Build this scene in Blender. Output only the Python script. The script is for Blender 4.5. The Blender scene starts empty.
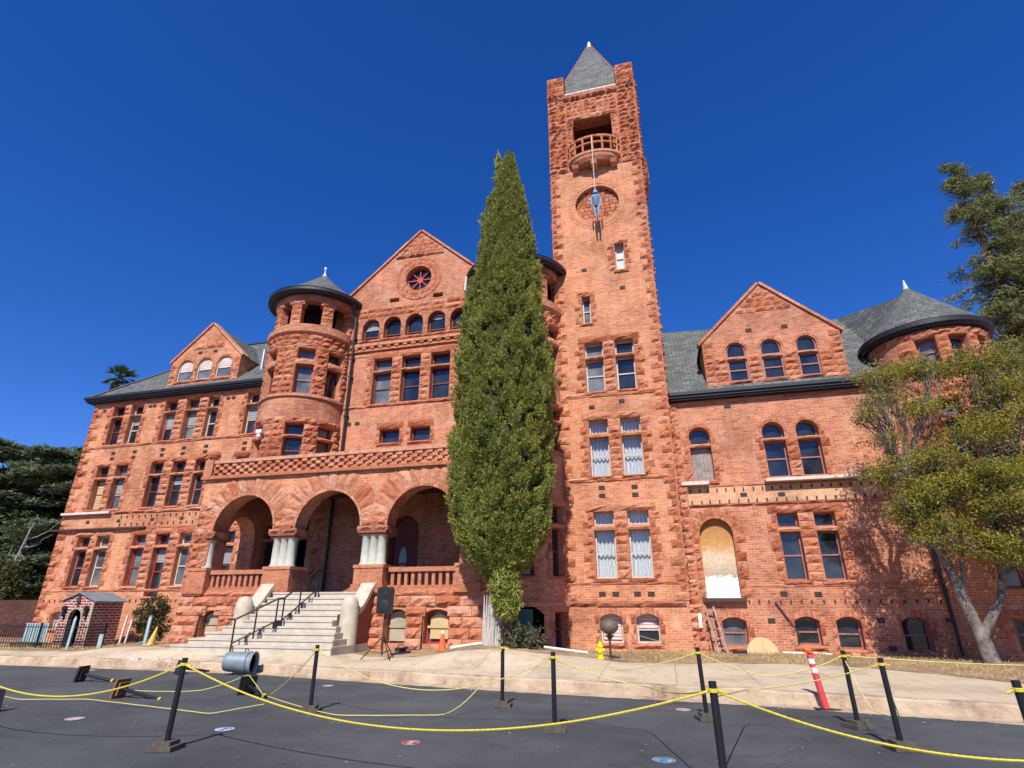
import bpy, math, random
import numpy as np
from mathutils import Vector, Matrix
R_ = math.radians
S = bpy.context.scene
COL = S.collection
rnd = random.Random(7)

# ------------------------------------------------------------------ camera, sky, sun, exposure
cd = bpy.data.cameras.new('camera'); cam = bpy.data.objects.new('camera', cd); COL.objects.link(cam)
cam.location = (0, 0, 1.6)
cam.rotation_euler = (R_(90 + 21.81), 0, R_(14.68))
cd.sensor_fit = 'HORIZONTAL'; cd.sensor_width = 36; cd.lens = 36 * 557.6 / 1024
cd.clip_start = .05; cd.clip_end = 2000
S.camera = cam
SUN_EL, SUN_AZ = R_(46), R_(-3)           # light travels toward +Y, a little toward +X
w = bpy.data.worlds.new('World'); S.world = w; w.use_nodes = True
nt = w.node_tree; nt.nodes.clear()
sky = nt.nodes.new('ShaderNodeTexSky'); sky.sky_type = 'NISHITA'; sky.sun_disc = False
sky.sun_elevation = SUN_EL; sky.sun_rotation = math.pi + SUN_AZ
sky.altitude = 300; sky.air_density = 1.0; sky.dust_density = .35; sky.ozone_density = 5.0
hsv = nt.nodes.new('ShaderNodeHueSaturation'); hsv.inputs['Saturation'].default_value = 1.28; hsv.inputs['Value'].default_value = 1.0
bg = nt.nodes.new('ShaderNodeBackground'); bg.inputs[1].default_value = .08
wo = nt.nodes.new('ShaderNodeOutputWorld')
nt.links.new(sky.outputs[0], hsv.inputs['Color']); tint = nt.nodes.new('ShaderNodeMix'); tint.data_type = 'RGBA'; tint.blend_type = 'MULTIPLY'; tint.inputs[0].default_value = 1; tint.inputs[7].default_value = (1.02, .99, 1.50, 1)
nt.links.new(hsv.outputs[0], tint.inputs[6]); nt.links.new(tint.outputs[2], bg.inputs[0]); nt.links.new(bg.outputs[0], wo.inputs[0])
sd = bpy.data.lights.new('sun', 'SUN'); so = bpy.data.objects.new('sun', sd); COL.objects.link(so)
sd.energy = 5.0; sd.angle = R_(.5); sd.color = (1.0, .93, .84)
sv = Vector((math.sin(SUN_AZ) * math.cos(SUN_EL), math.cos(SUN_AZ) * math.cos(SUN_EL), -math.sin(SUN_EL)))
so.rotation_euler = sv.to_track_quat('-Z', 'Y').to_euler(); so.location = (-5, -20, 40)
vs = S.view_settings; vs.view_transform = 'Standard'; vs.look = 'None'; vs.exposure = .38; vs.gamma = 1; vs.use_curve_mapping = False

# ------------------------------------------------------------------ materials
class N:
    def __init__(s, name):
        s.m = bpy.data.materials.new(name); s.m.use_nodes = True; s.t = s.m.node_tree; s.t.nodes.clear()
        s.out = s.t.nodes.new('ShaderNodeOutputMaterial'); s.p = s.t.nodes.new('ShaderNodeBsdfPrincipled')
        s.t.links.new(s.p.outputs[0], s.out.inputs[0])
    def n(s, typ, **kw):
        x = s.t.nodes.new(typ)
        for k, v in kw.items():
            if k.startswith('i_'): x.inputs[int(k[2:])].default_value = v
            else: setattr(x, k, v)
        return x
    def l(s, a, b): s.t.links.new(a, b)
    def coord(s, which='Object', scale=None):
        c = s.n('ShaderNodeTexCoord').outputs[which]
        if scale is not None:
            mp = s.n('ShaderNodeMapping'); mp.inputs['Scale'].default_value = scale if isinstance(scale, tuple) else (scale,) * 3
            s.l(c, mp.inputs[0]); c = mp.outputs[0]
        return c
    def noise(s, co, scale, detail=4, rough=.55):
        x = s.n('ShaderNodeTexNoise'); x.inputs['Scale'].default_value = scale; x.inputs['Detail'].default_value = detail; x.inputs['Roughness'].default_value = rough
        s.l(co, x.inputs['Vector']); return x.outputs['Fac']
    def ramp(s, f, stops, interp='LINEAR'):
        x = s.n('ShaderNodeValToRGB'); r = x.color_ramp; r.interpolation = interp
        while len(r.elements) < len(stops): r.elements.new(.5)
        for e, (p, c) in zip(r.elements, stops): e.position = p; e.color = c if len(c) == 4 else (*c, 1)
        s.l(f, x.inputs[0]); return x.outputs[0]
    def mix(s, f, a, b, mode='MIX'):
        x = s.n('ShaderNodeMix', data_type='RGBA', blend_type=mode)
        for i, v in ((0, f), (6, a), (7, b)):
            if isinstance(v, (int, float)): x.inputs[i].default_value = v
            elif isinstance(v, tuple): x.inputs[i].default_value = (*v, 1) if len(v) == 3 else v
            else: s.l(v, x.inputs[i])
        return x.outputs[2]
    def base(s, c):
        if isinstance(c, tuple): s.p.inputs['Base Color'].default_value = (*c, 1)
        else: s.l(c, s.p.inputs['Base Color'])
    def rough(s, v): s.p.inputs['Roughness'].default_value = v
    def spec(s, v): s.p.inputs['Specular IOR Level'].default_value = v
    def bump(s, h, strength=.4, dist=.03):
        b = s.n('ShaderNodeBump'); b.inputs['Strength'].default_value = strength; b.inputs['Distance'].default_value = dist
        s.l(h, b.inputs['Height']); s.l(b.outputs[0], s.p.inputs['Normal'])

M = {}
def brick_mat(name, c1, c2, mortar, bw=.225, rh=.078, ms=.007, patch=None, stain=.55):
    k = N(name); uv = k.coord('UV'); ob = k.coord('Object')
    b = k.n('ShaderNodeTexBrick'); b.inputs['Scale'].default_value = 1; b.inputs['Brick Width'].default_value = bw
    b.inputs['Row Height'].default_value = rh; b.inputs['Mortar Size'].default_value = ms; b.inputs['Mortar Smooth'].default_value = .3
    b.inputs['Color1'].default_value = (*c1, 1); b.inputs['Color2'].default_value = (*c2, 1); b.inputs['Mortar'].default_value = (*mortar, 1); b.inputs['Bias'].default_value = -.1
    k.l(uv, b.inputs['Vector']); b.inputs['Bias'].default_value = 0
    big = k.ramp(k.noise(ob, .55, 6, .62), [(.34, (.55, .48, .45)), (.5, (1, 1, 1)), (.66, (1.28, 1.27, 1.22))])
    c = k.mix(.8, b.outputs['Color'], big, 'MULTIPLY')
    fine = k.ramp(k.noise(ob, 9, 5, .7), [(.3, (.72, .7, .7)), (.7, (1.22, 1.22, 1.22))])
    c = k.mix(.6, c, fine, 'MULTIPLY')
    sp = k.ramp(k.noise(k.coord('Object', (1.7, 1.7, 13)), 1.5, 4, .75), [(.50, (0, 0, 0)), (.66, (.75,) * 3)])
    c = k.mix(sp, c, (c2[0] * 1.05 + .06, c2[1] * 1.05 + .06, c2[2] * 1.05 + .035))
    if patch:
        f = k.ramp(k.noise(ob, 1.3, 7, .68), [(.52, (0, 0, 0)), (.72, (stain,) * 3)])
        c = k.mix(f, c, patch)
    # rain streaks: noise stretched down the wall
    st = k.ramp(k.noise(k.coord('Object', (2.4, 2.4, .22)), 1.5, 5, .7), [(.5, (0, 0, 0)), (.75, (.38,) * 3)])
    c = k.mix(st, c, tuple(x * .55 for x in c1))
    k.base(c); k.rough(.9); k.spec(.2)
    k.bump(b.outputs['Fac'], -.8, .02); M[name] = k.m
brick_mat('brick', (.33, .10, .052), (.49, .20, .113), (.53, .335, .235), patch=(.56, .37, .26))
brick_mat('brick_warm', (.40, .13, .062), (.55, .238, .123), (.57, .36, .235), patch=(.60, .40, .27))
brick_mat('brick_pale', (.60, .36, .21), (.52, .27, .15), (.42, .25, .16), patch=(.66, .47, .32), stain=.8)
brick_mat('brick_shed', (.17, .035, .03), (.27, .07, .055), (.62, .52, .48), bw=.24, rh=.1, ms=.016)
brick_mat('brick_low_shade', (.06, .022, .018), (.085, .03, .024), (.07, .045, .04))  # wall in shadow: the shade is put into the brick colour
def stone_mat(name, cols, bump=.9):
    k = N(name); ob = k.coord('Object'); g = k.n('ShaderNodeNewGeometry')
    c = k.ramp(g.outputs['Random Per Island'], [(i / (len(cols) - 1), x) for i, x in enumerate(cols)])
    f = k.ramp(k.noise(ob, 6, 7, .7), [(.28, (.58, .53, .51)), (.48, (1.06, 1.05, 1.04)), (.74, (1.45, 1.42, 1.38))])
    c = k.mix(.85, c, f, 'MULTIPLY')
    st = k.ramp(k.noise(ob, 1.1, 6, .7), [(.55, (0, 0, 0)), (.78, (.45,) * 3)])
    c = k.mix(st, c, (.26, .12, .075))
    k.base(c); k.rough(.93); k.spec(.15)
    k.bump(k.noise(ob, 9, 9, .75), bump, .09); M[name] = k.m
stone_mat('stone', [(.42, .137, .068), (.53, .205, .112), (.34, .104, .053), (.58, .27, .16), (.47, .162, .082), (.51, .22, .13)], 1.0)
stone_mat('stone_pink', [(.48, .18, .097), (.55, .253, .153), (.42, .14, .07), (.59, .315, .203), (.48, .183, .096)])
stone_mat('stone_dark', [(.33, .125, .075), (.42, .17, .1), (.27, .10, .06), (.46, .20, .125)])
def plain(name, c, rough=.7, var=.18, sc=5, bump=0, metal=0, spec=.4, c2=None):
    k = N(name); ob = k.coord('Object')
    f = k.noise(ob, sc, 6, .65)
    lo = tuple(x * (1 - var) for x in c); hi = tuple(min(1, x * (1 + var)) for x in (c2 or c))
    k.base(k.ramp(f, [(.3, lo), (.7, hi)])); k.rough(rough); k.p.inputs['Metallic'].default_value = metal; k.spec(spec)
    if bump: k.bump(k.noise(ob, sc * 6, 6, .7), bump, .02)
    M[name] = k.m
plain('step_stone', (.48, .43, .345), .85, .16, 3, .3, spec=.2)
plain('newel_stone', (.48, .42, .325), .85, .18, 4, .4, spec=.2)
plain('column_stone', (.42, .42, .355), .7, .14, 4, .2)
plain('gutter_black', (.018, .018, .02), .5, .3)
plain('lead_white', (.62, .63, .62), .6, .15)
plain('sill_white', (.60, .50, .44), .85, .2, 4)
plain('frame_red', (.15, .035, .028), .6, .3, 8)
plain('frame_rosy', (.30, .12, .10), .6, .3, 8)
plain('frame_pale', (.48, .42, .37), .7, .22, 8)
plain('bright_red', (.33, .04, .03), .5, .2, 8)
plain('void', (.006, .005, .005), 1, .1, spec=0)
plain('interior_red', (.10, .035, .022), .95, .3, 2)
plain('wood_grey', (.26, .225, .20), .9, .35, 6, .3)
plain('ply_tan', (.50, .38, .19), .8, .2, 2)
plain('ply_grey', (.36, .31, .22), .85, .2, 3)
plain('black_metal', (.012, .012, .013), .45, .2)
plain('black_plastic', (.014, .014, .015), .55, .2)
plain('base_wood', (.085, .072, .055), .9, .35, 9, .4)
plain('base_brown', (.20, .09, .045), .85, .3, 9)
plain('rope_yellow', (.56, .455, .04), .6, .15, 30)
plain('rope_pale', (.56, .48, .14), .6, .15, 30)
plain('steel_bin', (.20, .25, .28), .5, .2, 5, metal=.2)
plain('yellow_paint', (.75, .58, .005), .5, .12)
plain('yellow_dull', (.55, .42, .10), .7, .15)
plain('orange', (.75, .13, .03), .55, .15)
plain('white_band', (.75, .73, .70), .5, .08)
plain('pinkred', (.62, .06, .07), .5, .15, 3)
plain('hood_brown', (.12, .09, .072), .6, .2)
plain('iron_rust', (.06, .032, .024), .7, .3, 12)
plain('board_blue', (.30, .40, .42), .8, .2, 6)
plain('green_paint', (.01, .09, .055), .5, .2)
plain('bark_pale', (.42, .38, .34), .95, .35, 7, .8)
k = N('bark_fibre'); fb = k.noise(k.coord('Object', (9, 9, .7)), 3, 6, .7)
k.base(k.ramp(fb, [(.3, (.20, .16, .13)), (.48, (.46, .42, .37)), (.7, (.62, .58, .53))])); k.rough(.95); k.spec(.1); k.bump(fb, 1.0, .06); M['bark_fibre'] = k.m
plain('bark_grey', (.055, .045, .036), .95, .45, 4, 1.0, c2=(.20, .175, .145))  # darkened, patchy bark colour stands in for dappled shadow on the trunk
plain('bark_brown', (.15, .09, .06), .95, .35, 5, .8)
plain('porch_boards', (.075, .055, .045), .8, .3, 4)
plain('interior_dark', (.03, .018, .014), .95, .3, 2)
plain('blind_grey', (.30, .31, .30), .8, .15, 3)
plain('core_shade', (.045, .04, .022), .95, .3, 5)  # dark fill colour standing in for the shade inside the cypress crown
plain('twig', (.19, .16, .13), .95, .3, 5)
plain('cloth_blue', (.14, .36, .52), .9, .2, 6)
plain('cloth_dark', (.10, .18, .30), .9, .25, 6)
plain('red_sash', (.42, .06, .05), .5, .1)
plain('pink_sticker', (.42, .33, .31), .7, .45, 22)
plain('red_mark', (.45, .05, .05), .6, .1)
plain('blue_sticker', (.06, .17, .36), .7, .35, 22)
plain('pale_mark', (.25, .27, .28), .8, .5, 20)
plain('lamp_white', (.7, .7, .68), .5, .05)
plain('pvc_white', (.72, .70, .64), .5, .1)
plain('plaster_blue', (.42, .50, .52), .8, .2, 6)
# slate roof
k = N('slate'); uv = k.coord('UV')
b = k.n('ShaderNodeTexBrick'); b.inputs['Scale'].default_value = 1; b.inputs['Brick Width'].default_value = .33; b.inputs['Row Height'].default_value = .22
b.inputs['Mortar Size'].default_value = .014; b.inputs['Color1'].default_value = (.075, .082, .08, 1); b.inputs['Color2'].default_value = (.135, .142, .136, 1); b.inputs['Mortar'].default_value = (.035, .04, .038, 1)
k.l(uv, b.inputs['Vector'])
f = k.ramp(k.noise(k.coord('Object'), 2.5, 7, .7), [(.3, (.7, .72, .7)), (.7, (1.3, 1.3, 1.25))])
k.base(k.mix(.9, b.outputs['Color'], f, 'MULTIPLY')); k.rough(.75); k.spec(.35)
k.bump(b.outputs['Fac'], -.6, .02); M['slate'] = k.m
# glass, dark room behind
k = N('glass'); k.base(k.ramp(k.noise(k.coord('Object'), 1.2, 3), [(.35, (.006, .008, .011)), (.7, (.03, .038, .05))])); k.rough(.04); k.spec(.75)
k.bump(k.noise(k.coord('Object'), 2.2, 2), .08, .05); M['glass'] = k.m
k = N('glass_grey'); k.base(k.ramp(k.noise(k.coord('Object'), 1.8, 4), [(.3, (.05, .055, .06)), (.75, (.20, .22, .23))])); k.rough(.1); k.spec(.6); M['glass_grey'] = k.m
k = N('glass_white'); k.base(k.ramp(k.noise(k.coord('Object'), 1.8, 4), [(.3, (.40, .42, .42)), (.75, (.62, .65, .66))])); k.rough(.15); k.spec(.6); M['glass_white'] = k.m
k = N('clear_glass'); t = k.t
gl = k.n('ShaderNodeBsdfGlossy'); gl.inputs['Roughness'].default_value = .03; tr = k.n('ShaderNodeBsdfTransparent'); tr.inputs[0].default_value = (.92, .95, .95, 1)
mx = k.n('ShaderNodeMixShader'); mx.inputs[0].default_value = .1; k.l(tr.outputs[0], mx.inputs[1]); k.l(gl.outputs[0], mx.inputs[2]); k.l(mx.outputs[0], k.out.inputs[0]); M['clear_glass'] = k.m
k = N('lace'); uv = k.coord('UV')
v = k.n('ShaderNodeTexVoronoi'); v.inputs['Scale'].default_value = 20; k.l(uv, v.inputs['Vector'])
wv = k.n('ShaderNodeTexWave'); wv.inputs['Scale'].default_value = 2.6; wv.inputs['Distortion'].default_value = 5; k.l(uv, wv.inputs['Vector'])
c = k.ramp(v.outputs['Distance'], [(.2, (.74, .75, .73)), (.55, (.60, .62, .61))])
c = k.mix(k.ramp(wv.outputs['Fac'], [(.35, (0, 0, 0)), (.6, (.55,) * 3)]), c, (.36, .39, .40)); k.base(c); k.rough(.9); M['lace'] = k.m
# weathered board in the blocked doorway: ochre top, white foot
k = N('door_board'); ob = k.coord('Object'); sep = k.n('ShaderNodeSeparateXYZ'); k.l(ob, sep.inputs[0])
ad = k.n('ShaderNodeMath', operation='MULTIPLY_ADD'); k.l(k.noise(ob, 5, 6, .7), ad.inputs[0]); ad.inputs[1].default_value = .8; k.l(sep.outputs[2], ad.inputs[2])
mr = k.n('ShaderNodeMapRange'); mr.inputs[1].default_value = 2.2; mr.inputs[2].default_value = 4.9; k.l(ad.outputs[0], mr.inputs[0])
c = k.ramp(mr.outputs[0], [(.0, (.72, .72, .72)), (.27, (.70, .70, .69)), (.30, (.42, .33, .23)), (.5, (.60, .48, .34)), (.66, (.50, .27, .09)), (.9, (.36, .17, .05))])
k.base(k.mix(.7, c, k.ramp(k.noise(ob, 16, 6, .8), [(.35, (.6, .55, .5)), (.6, (1.15, 1.15, 1.15))]), 'MULTIPLY')); k.rough(.85); M['door_board'] = k.m
# grounds
k = N('asphalt'); ob = k.coord('Object')
c = k.ramp(k.noise(ob, .35, 8, .65), [(.34, (.044, .049, .052)), (.5, (.072, .079, .082)), (.66, (.10, .107, .11))])
c = k.mix(.9, c, k.ramp(k.noise(ob, 45, 5, .85), [(.3, (.45, .45, .45)), (.7, (1.6, 1.6, 1.6))]), 'MULTIPLY')
cr_ = k.ramp(k.noise(k.coord('Object', (.5, 1, 1)), .45, 10, .6), [(.4955, (0, 0, 0)), (.5, (.55,) * 3), (.5045, (0, 0, 0))]); c = k.mix(cr_, c, (.022, .023, .024))
sp = k.ramp(k.noise(ob, 9, 2, .5), [(.755, (0, 0, 0)), (.775, (.5,) * 3)]); c = k.mix(sp, c, (.22, .22, .22))
pt = k.ramp(k.noise(k.coord('Object', (.5, 1.6, 1)), .9, 4, .6), [(.6, (0, 0, 0)), (.66, (.25,) * 3)]); c = k.mix(pt, c, (.10, .105, .11))
k.base(c); k.rough(.85); k.spec(.3); k.bump(k.noise(ob, 70, 4, .85), .9, .015); M['asphalt'] = k.m
k = N('concrete'); ob = k.coord('Object')
b = k.n('ShaderNodeTexBrick'); b.inputs['Scale'].default_value = 1; b.inputs['Brick Width'].default_value = 1.55; b.inputs['Row Height'].default_value = 60; b.offset = 0
b.inputs['Mortar Size'].default_value = .012; b.inputs['Color1'].default_value = (.50, .415, .295, 1); b.inputs['Color2'].default_value = (.545, .455, .325, 1); b.inputs['Mortar'].default_value = (.33, .265, .19, 1)
k.l(ob, b.inputs['Vector'])
c = k.mix(.9, b.outputs['Color'], k.ramp(k.noise(ob, .9, 8, .7), [(.3, (.62, .58, .52)), (.5, (1, 1, 1)), (.72, (1.12, 1.1, 1.06))]), 'MULTIPLY')
ck_ = k.ramp(k.noise(k.coord('Object', (1, .35, 1)), 1.1, 9, .62), [(.492, (0, 0, 0)), (.5, (.6,) * 3), (.508, (0, 0, 0))]); c = k.mix(ck_, c, (.30, .23, .16))
c = k.mix(.5, c, k.ramp(k.noise(ob, 35, 4, .8), [(.3, (.75, .75, .75)), (.7, (1.2, 1.2, 1.2))]), 'MULTIPLY')
k.base(c); k.rough(.9); k.spec(.2); k.bump(k.noise(ob, 40, 5, .8), .25, .01); M['concrete'] = k.m
k = N('kerb'); ob = k.coord('Object')
c = k.ramp(k.noise(ob, 1.6, 8, .75), [(.32, (.24, .15, .095)), (.46, (.44, .33, .225)), (.58, (.54, .42, .29)), (.75, (.60, .50, .37))])
cr = k.ramp(k.noise(k.coord('Object', (.8, .8, 9)), 2.2, 6, .8), [(.30, (1, 1, 1)), (.36, (0, 0, 0))]); c = k.mix(cr, c, (.16, .09, .055))
k.base(c); k.rough(.95); k.spec(.1); k.bump(k.noise(ob, 12, 8, .75), .9, .04); M['kerb'] = k.m
k = N('dry_soil'); ob = k.coord('Object')
c = k.ramp(k.noise(ob, .8, 8, .7), [(.32, (.21, .135, .085)), (.5, (.36, .25, .155)), (.66, (.48, .36, .21))])
c = k.mix(.7, c, k.ramp(k.noise(ob, 22, 5, .8), [(.3, (.6, .6, .6)), (.7, (1.35, 1.35, 1.3))]), 'MULTIPLY')
k.base(c); k.rough(1); k.spec(.05); k.bump(k.noise(ob, 18, 8, .8), .8, .06); M['dry_soil'] = k.m
def leaf_mat(name, cols, trans=.25):
    k = N(name); g = k.n('ShaderNodeNewGeometry')
    c = k.ramp(g.outputs['Random Per Island'], [(i / (len(cols) - 1), x) for i, x in enumerate(cols)])
    big = k.ramp(k.noise(k.coord('Object'), .9, 4, .6), [(.3, (.75, .8, .8)), (.7, (1.25, 1.2, 1.1))])
    c = k.mix(.8, c, big, 'MULTIPLY'); k.base(c); k.rough(.7); k.spec(.2)
    td = k.n('ShaderNodeBsdfTranslucent'); k.l(c, td.inputs[0]); mx = k.n('ShaderNodeMixShader'); mx.inputs[0].default_value = trans
    k.l(k.p.outputs[0], mx.inputs[1]); k.l(td.outputs[0], mx.inputs[2]); k.l(mx.outputs[0], k.out.inputs[0]); M[name] = k.m
leaf_mat('leaf_cypress', [(.20, .235, .045), (.28, .31, .07), (.225, .26, .05), (.34, .35, .095), (.25, .22, .07)], .3)
leaf_mat('leaf_olive', [(.24, .225, .03), (.31, .285, .045), (.18, .185, .04), (.36, .31, .065)], .4)
leaf_mat('leaf_conifer', [(.13, .16, .06), (.19, .21, .08), (.21, .20, .08), (.15, .18, .065)], .3)
leaf_mat('leaf_cedar', [(.10, .135, .075), (.15, .185, .10), (.19, .215, .12)], .3)
leaf_mat('leaf_palm', [(.06, .10, .02), (.09, .14, .03)], .2)
leaf_mat('leaf_bush', [(.045, .055, .018), (.075, .08, .025), (.11, .07, .035)], .2)
leaf_mat('leaf_sage', [(.08, .095, .05), (.12, .13, .07)], .25)
leaf_mat('straw', [(.52, .40, .19), (.62, .49, .26), (.46, .34, .17), (.40, .35, .15)], .3)

# ------------------------------------------------------------------ mesh builder
class MB:
    def __init__(s): s.v = []; s.f = []; s.uv = []; s.mi = []; s.ch = []
    def add(s, pts, faces, uvs=None, mi=0):
        o = len(s.v); s.v.extend([tuple(p) for p in pts]); s.ch.append((o, len(s.v), len(s.f), len(s.f) + len(faces)))
        for i, fc in enumerate(faces):
            s.f.append([o + j for j in fc]); s.uv.append(uvs[i] if uvs else None); s.mi.append(mi)
    def poly(s, pts, uv=None, mi=0): s.add(pts, [list(range(len(pts)))], [uv] if uv else None, mi)
    def box(s, x0, x1, y0, y1, z0, z1, mi=0, T=None):
        p = [(x, y, z) for z in (z0, z1) for y in (y0, y1) for x in (x0, x1)]
        if T: p = [T(*q) for q in p]
        s.add(p, [(0, 2, 3, 1), (4, 5, 7, 6), (0, 1, 5, 4), (2, 6, 7, 3), (0, 4, 6, 2), (1, 3, 7, 5)], None, mi)
    def bar(s, a, b, wx, wy=None, mi=0):
        a = Vector(a); b = Vector(b); d = (b - a).normalized(); wy = wy or wx
        up = Vector((0, 0, 1)) if abs(d.z) < .9 else Vector((0, 1, 0))
        x = d.cross(up).normalized() * wx / 2; y = d.cross(x).normalized() * wy / 2
        p = [q + sx * x + sy * y for q in (a, b) for sx, sy in ((-1, -1), (1, -1), (1, 1), (-1, 1))]
        s.add(p, [(0, 3, 2, 1), (4, 5, 6, 7), (0, 1, 5, 4), (1, 2, 6, 5), (2, 3, 7, 6), (3, 0, 4, 7)], None, mi)
    def tube(s, pts, r, n=8, cap=True, mi=0):
        pts = [Vector(p) for p in pts]; m = len(pts); rr = r if isinstance(r, (list, tuple)) else [r] * m
        ref = None; V = []
        for i, p in enumerate(pts):
            d = (pts[min(i + 1, m - 1)] - pts[max(i - 1, 0)]).normalized()
            if ref is None: ref = Vector((0, 0, 1)) if abs(d.z) < .9 else Vector((1, 0, 0))
            x = d.cross(ref); x = x.normalized() if x.length > 1e-6 else Vector((1, 0, 0)); y = d.cross(x).normalized(); ref = -y.cross(x) if False else ref
            for j in range(n):
                a = 2 * math.pi * j / n; V.append(p + (x * math.cos(a) + y * math.sin(a)) * rr[i])
        F = [(i * n + j, i * n + (j + 1) % n, (i + 1) * n + (j + 1) % n, (i + 1) * n + j) for i in range(m - 1) for j in range(n)]
        if cap: F += [tuple(range(n - 1, -1, -1)), tuple(range((m - 1) * n, m * n))]
        s.add(V, F, None, mi)
    def lathe(s, prof, c=(0, 0), n=32, mi=0, a0=0, a1=360, T=None):
        full = abs(a1 - a0 - 360) < 1e-6; cnt = n if full else n + 1; V = []
        for (r, z) in prof:
            for j in range(cnt):
                a = R_(a0 + (a1 - a0) * j / n); V.append((c[0] + r * math.sin(a), c[1] - r * math.cos(a), z))
        if T: V = [T(*q) for q in V]
        L = 0; F = []; U = []
        for i in range(len(prof) - 1):
            dl = math.hypot(prof[i + 1][0] - prof[i][0], prof[i + 1][1] - prof[i][1]); rm = max(prof[i][0], prof[i + 1][0])
            for j in range(n):
                j2 = (j + 1) % cnt; F.append((i * cnt + j, i * cnt + j2, (i + 1) * cnt + j2, (i + 1) * cnt + j))
                u0 = R_(a0 + (a1 - a0) * j / n) * rm; u1 = R_(a0 + (a1 - a0) * (j + 1) / n) * rm
                U.append([(u0, L), (u1, L), (u1, L + dl), (u0, L + dl)])
            L += dl
        s.add(V, F, U, mi)
    def prism(s, pts2, T, d0, d1, mi=0):   # polygon in (u,z) pushed from depth d0 to d1 through T(u,d,z)
        n = len(pts2); V = [T(u, d0, z) for u, z in pts2] + [T(u, d1, z) for u, z in pts2]
        s.add(V, [tuple(range(n)), tuple(range(2 * n - 1, n - 1, -1))] + [(i, i + n, (i + 1) % n + n, (i + 1) % n) for i in range(n)], None, mi)
    def groups(s, name, mats, parent, gap=.12):
        """one part per connected run of stones"""
        bb = []
        for a, b, _, _ in s.ch:
            q = np.array(s.v[a:b]); bb.append((q.min(0) - gap / 2, q.max(0) + gap / 2))
        lo = np.array([b[0] for b in bb]); hi = np.array([b[1] for b in bb]); n = len(bb); lab = [-1] * n; k = 0
        for i in range(n):
            if lab[i] >= 0: continue
            st = [i]; lab[i] = k
            while st:
                j = st.pop(); t = ((lo <= hi[j]) & (hi >= lo[j])).all(1)
                for q in np.nonzero(t)[0]:
                    if lab[q] < 0: lab[q] = k; st.append(int(q))
            k += 1
        for g_ in range(k):
            m = MB()
            for i in range(n):
                if lab[i] != g_: continue
                a, b, f0, f1 = s.ch[i]; o = len(m.v); m.v.extend(s.v[a:b]); m.ch.append((o, o + b - a, len(m.f), len(m.f) + f1 - f0))
                for f in range(f0, f1): m.f.append([x - a + o for x in s.f[f]]); m.uv.append(s.uv[f]); m.mi.append(s.mi[f])
            m.build(name, mats, parent)
    def build(s, name, mats, parent=None, smooth=False):
        me = bpy.data.meshes.new(name); me.from_pydata(s.v, [], s.f)
        for m in (mats if isinstance(mats, (list, tuple)) else [mats]): me.materials.append(M[m])
        me.update(); uvl = me.uv_layers.new(name='uv')
        nl = len(me.loops); co = np.empty((nl, 2), np.float32); li = 0
        pn = np.empty(len(me.polygons) * 3); me.polygons.foreach_get('normal', pn); pn = pn.reshape(-1, 3)
        for i, fc in enumerate(s.f):
            u = s.uv[i]
            if u is None:
                n = pn[i]; h = math.hypot(n[0], n[1])
                if h < .2: u = [(s.v[j][0], s.v[j][1]) for j in fc]
                else:
                    t = (-n[1] / h, n[0] / h)
                    if t[0] < -.01 or (abs(t[0]) <= .01 and t[1] < 0): t = (-t[0], -t[1])
                    u = [(s.v[j][0] * t[0] + s.v[j][1] * t[1], s.v[j][2] / h) for j in fc]
            for a in u: co[li] = a; li += 1
        uvl.data.foreach_set('uv', co.ravel())
        if max(s.mi, default=0) > 0: me.polygons.foreach_set('material_index', s.mi)
        if smooth: me.polygons.foreach_set('use_smooth', [True] * len(me.polygons))
        o = bpy.data.objects.new(name, me); COL.objects.link(o)
        if parent: o.parent = parent
        return o
def tag(o, label=None, cat=None, group=None, kind=None):
    if label: o['label'] = label
    if cat: o['category'] = cat
    if group: o['group'] = group
    if kind: o['kind'] = kind
    return o
def empty(name, loc=(0, 0, 0), rz=0):
    o = bpy.data.objects.new(name, None); COL.objects.link(o); o.location = loc; o.rotation_euler = (0, 0, rz); return o

# ------------------------------------------------------------------ facades in local (u along the wall, d outward, z)
class Flat:
    curved = False
    def __init__(s, y=None, x=None, face=-1): s.y = y; s.x = x; s.face = face
    def __call__(s, u, d, z):
        return (u, s.y + s.face * d, z) if s.y is not None else (s.x + s.face * d, u, z)
class Round:
    curved = True
    def __init__(s, cx, cy, r): s.cx, s.cy, s.r = cx, cy, r
    def __call__(s, u, d, z):
        a = u / s.r; q = s.r + d; return (s.cx + q * math.sin(a), s.cy - q * math.cos(a), z)
    def ang(s, deg): return R_(deg) * s.r
def clip(poly, hp):     # keep a*u+b*z<=c
    a, b, c = hp; out = []
    for i in range(len(poly)):
        p, q = poly[i], poly[(i + 1) % len(poly)]; fp = a * p[0] + b * p[1] - c; fq = a * q[0] + b * q[1] - c
        if fp <= 1e-9: out.append(p)
        if (fp < -1e-9 and fq > 1e-9) or (fp > 1e-9 and fq < -1e-9):
            t = fp / (fp - fq); out.append((p[0] + t * (q[0] - p[0]), p[1] + t * (q[1] - p[1])))
    return out
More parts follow.
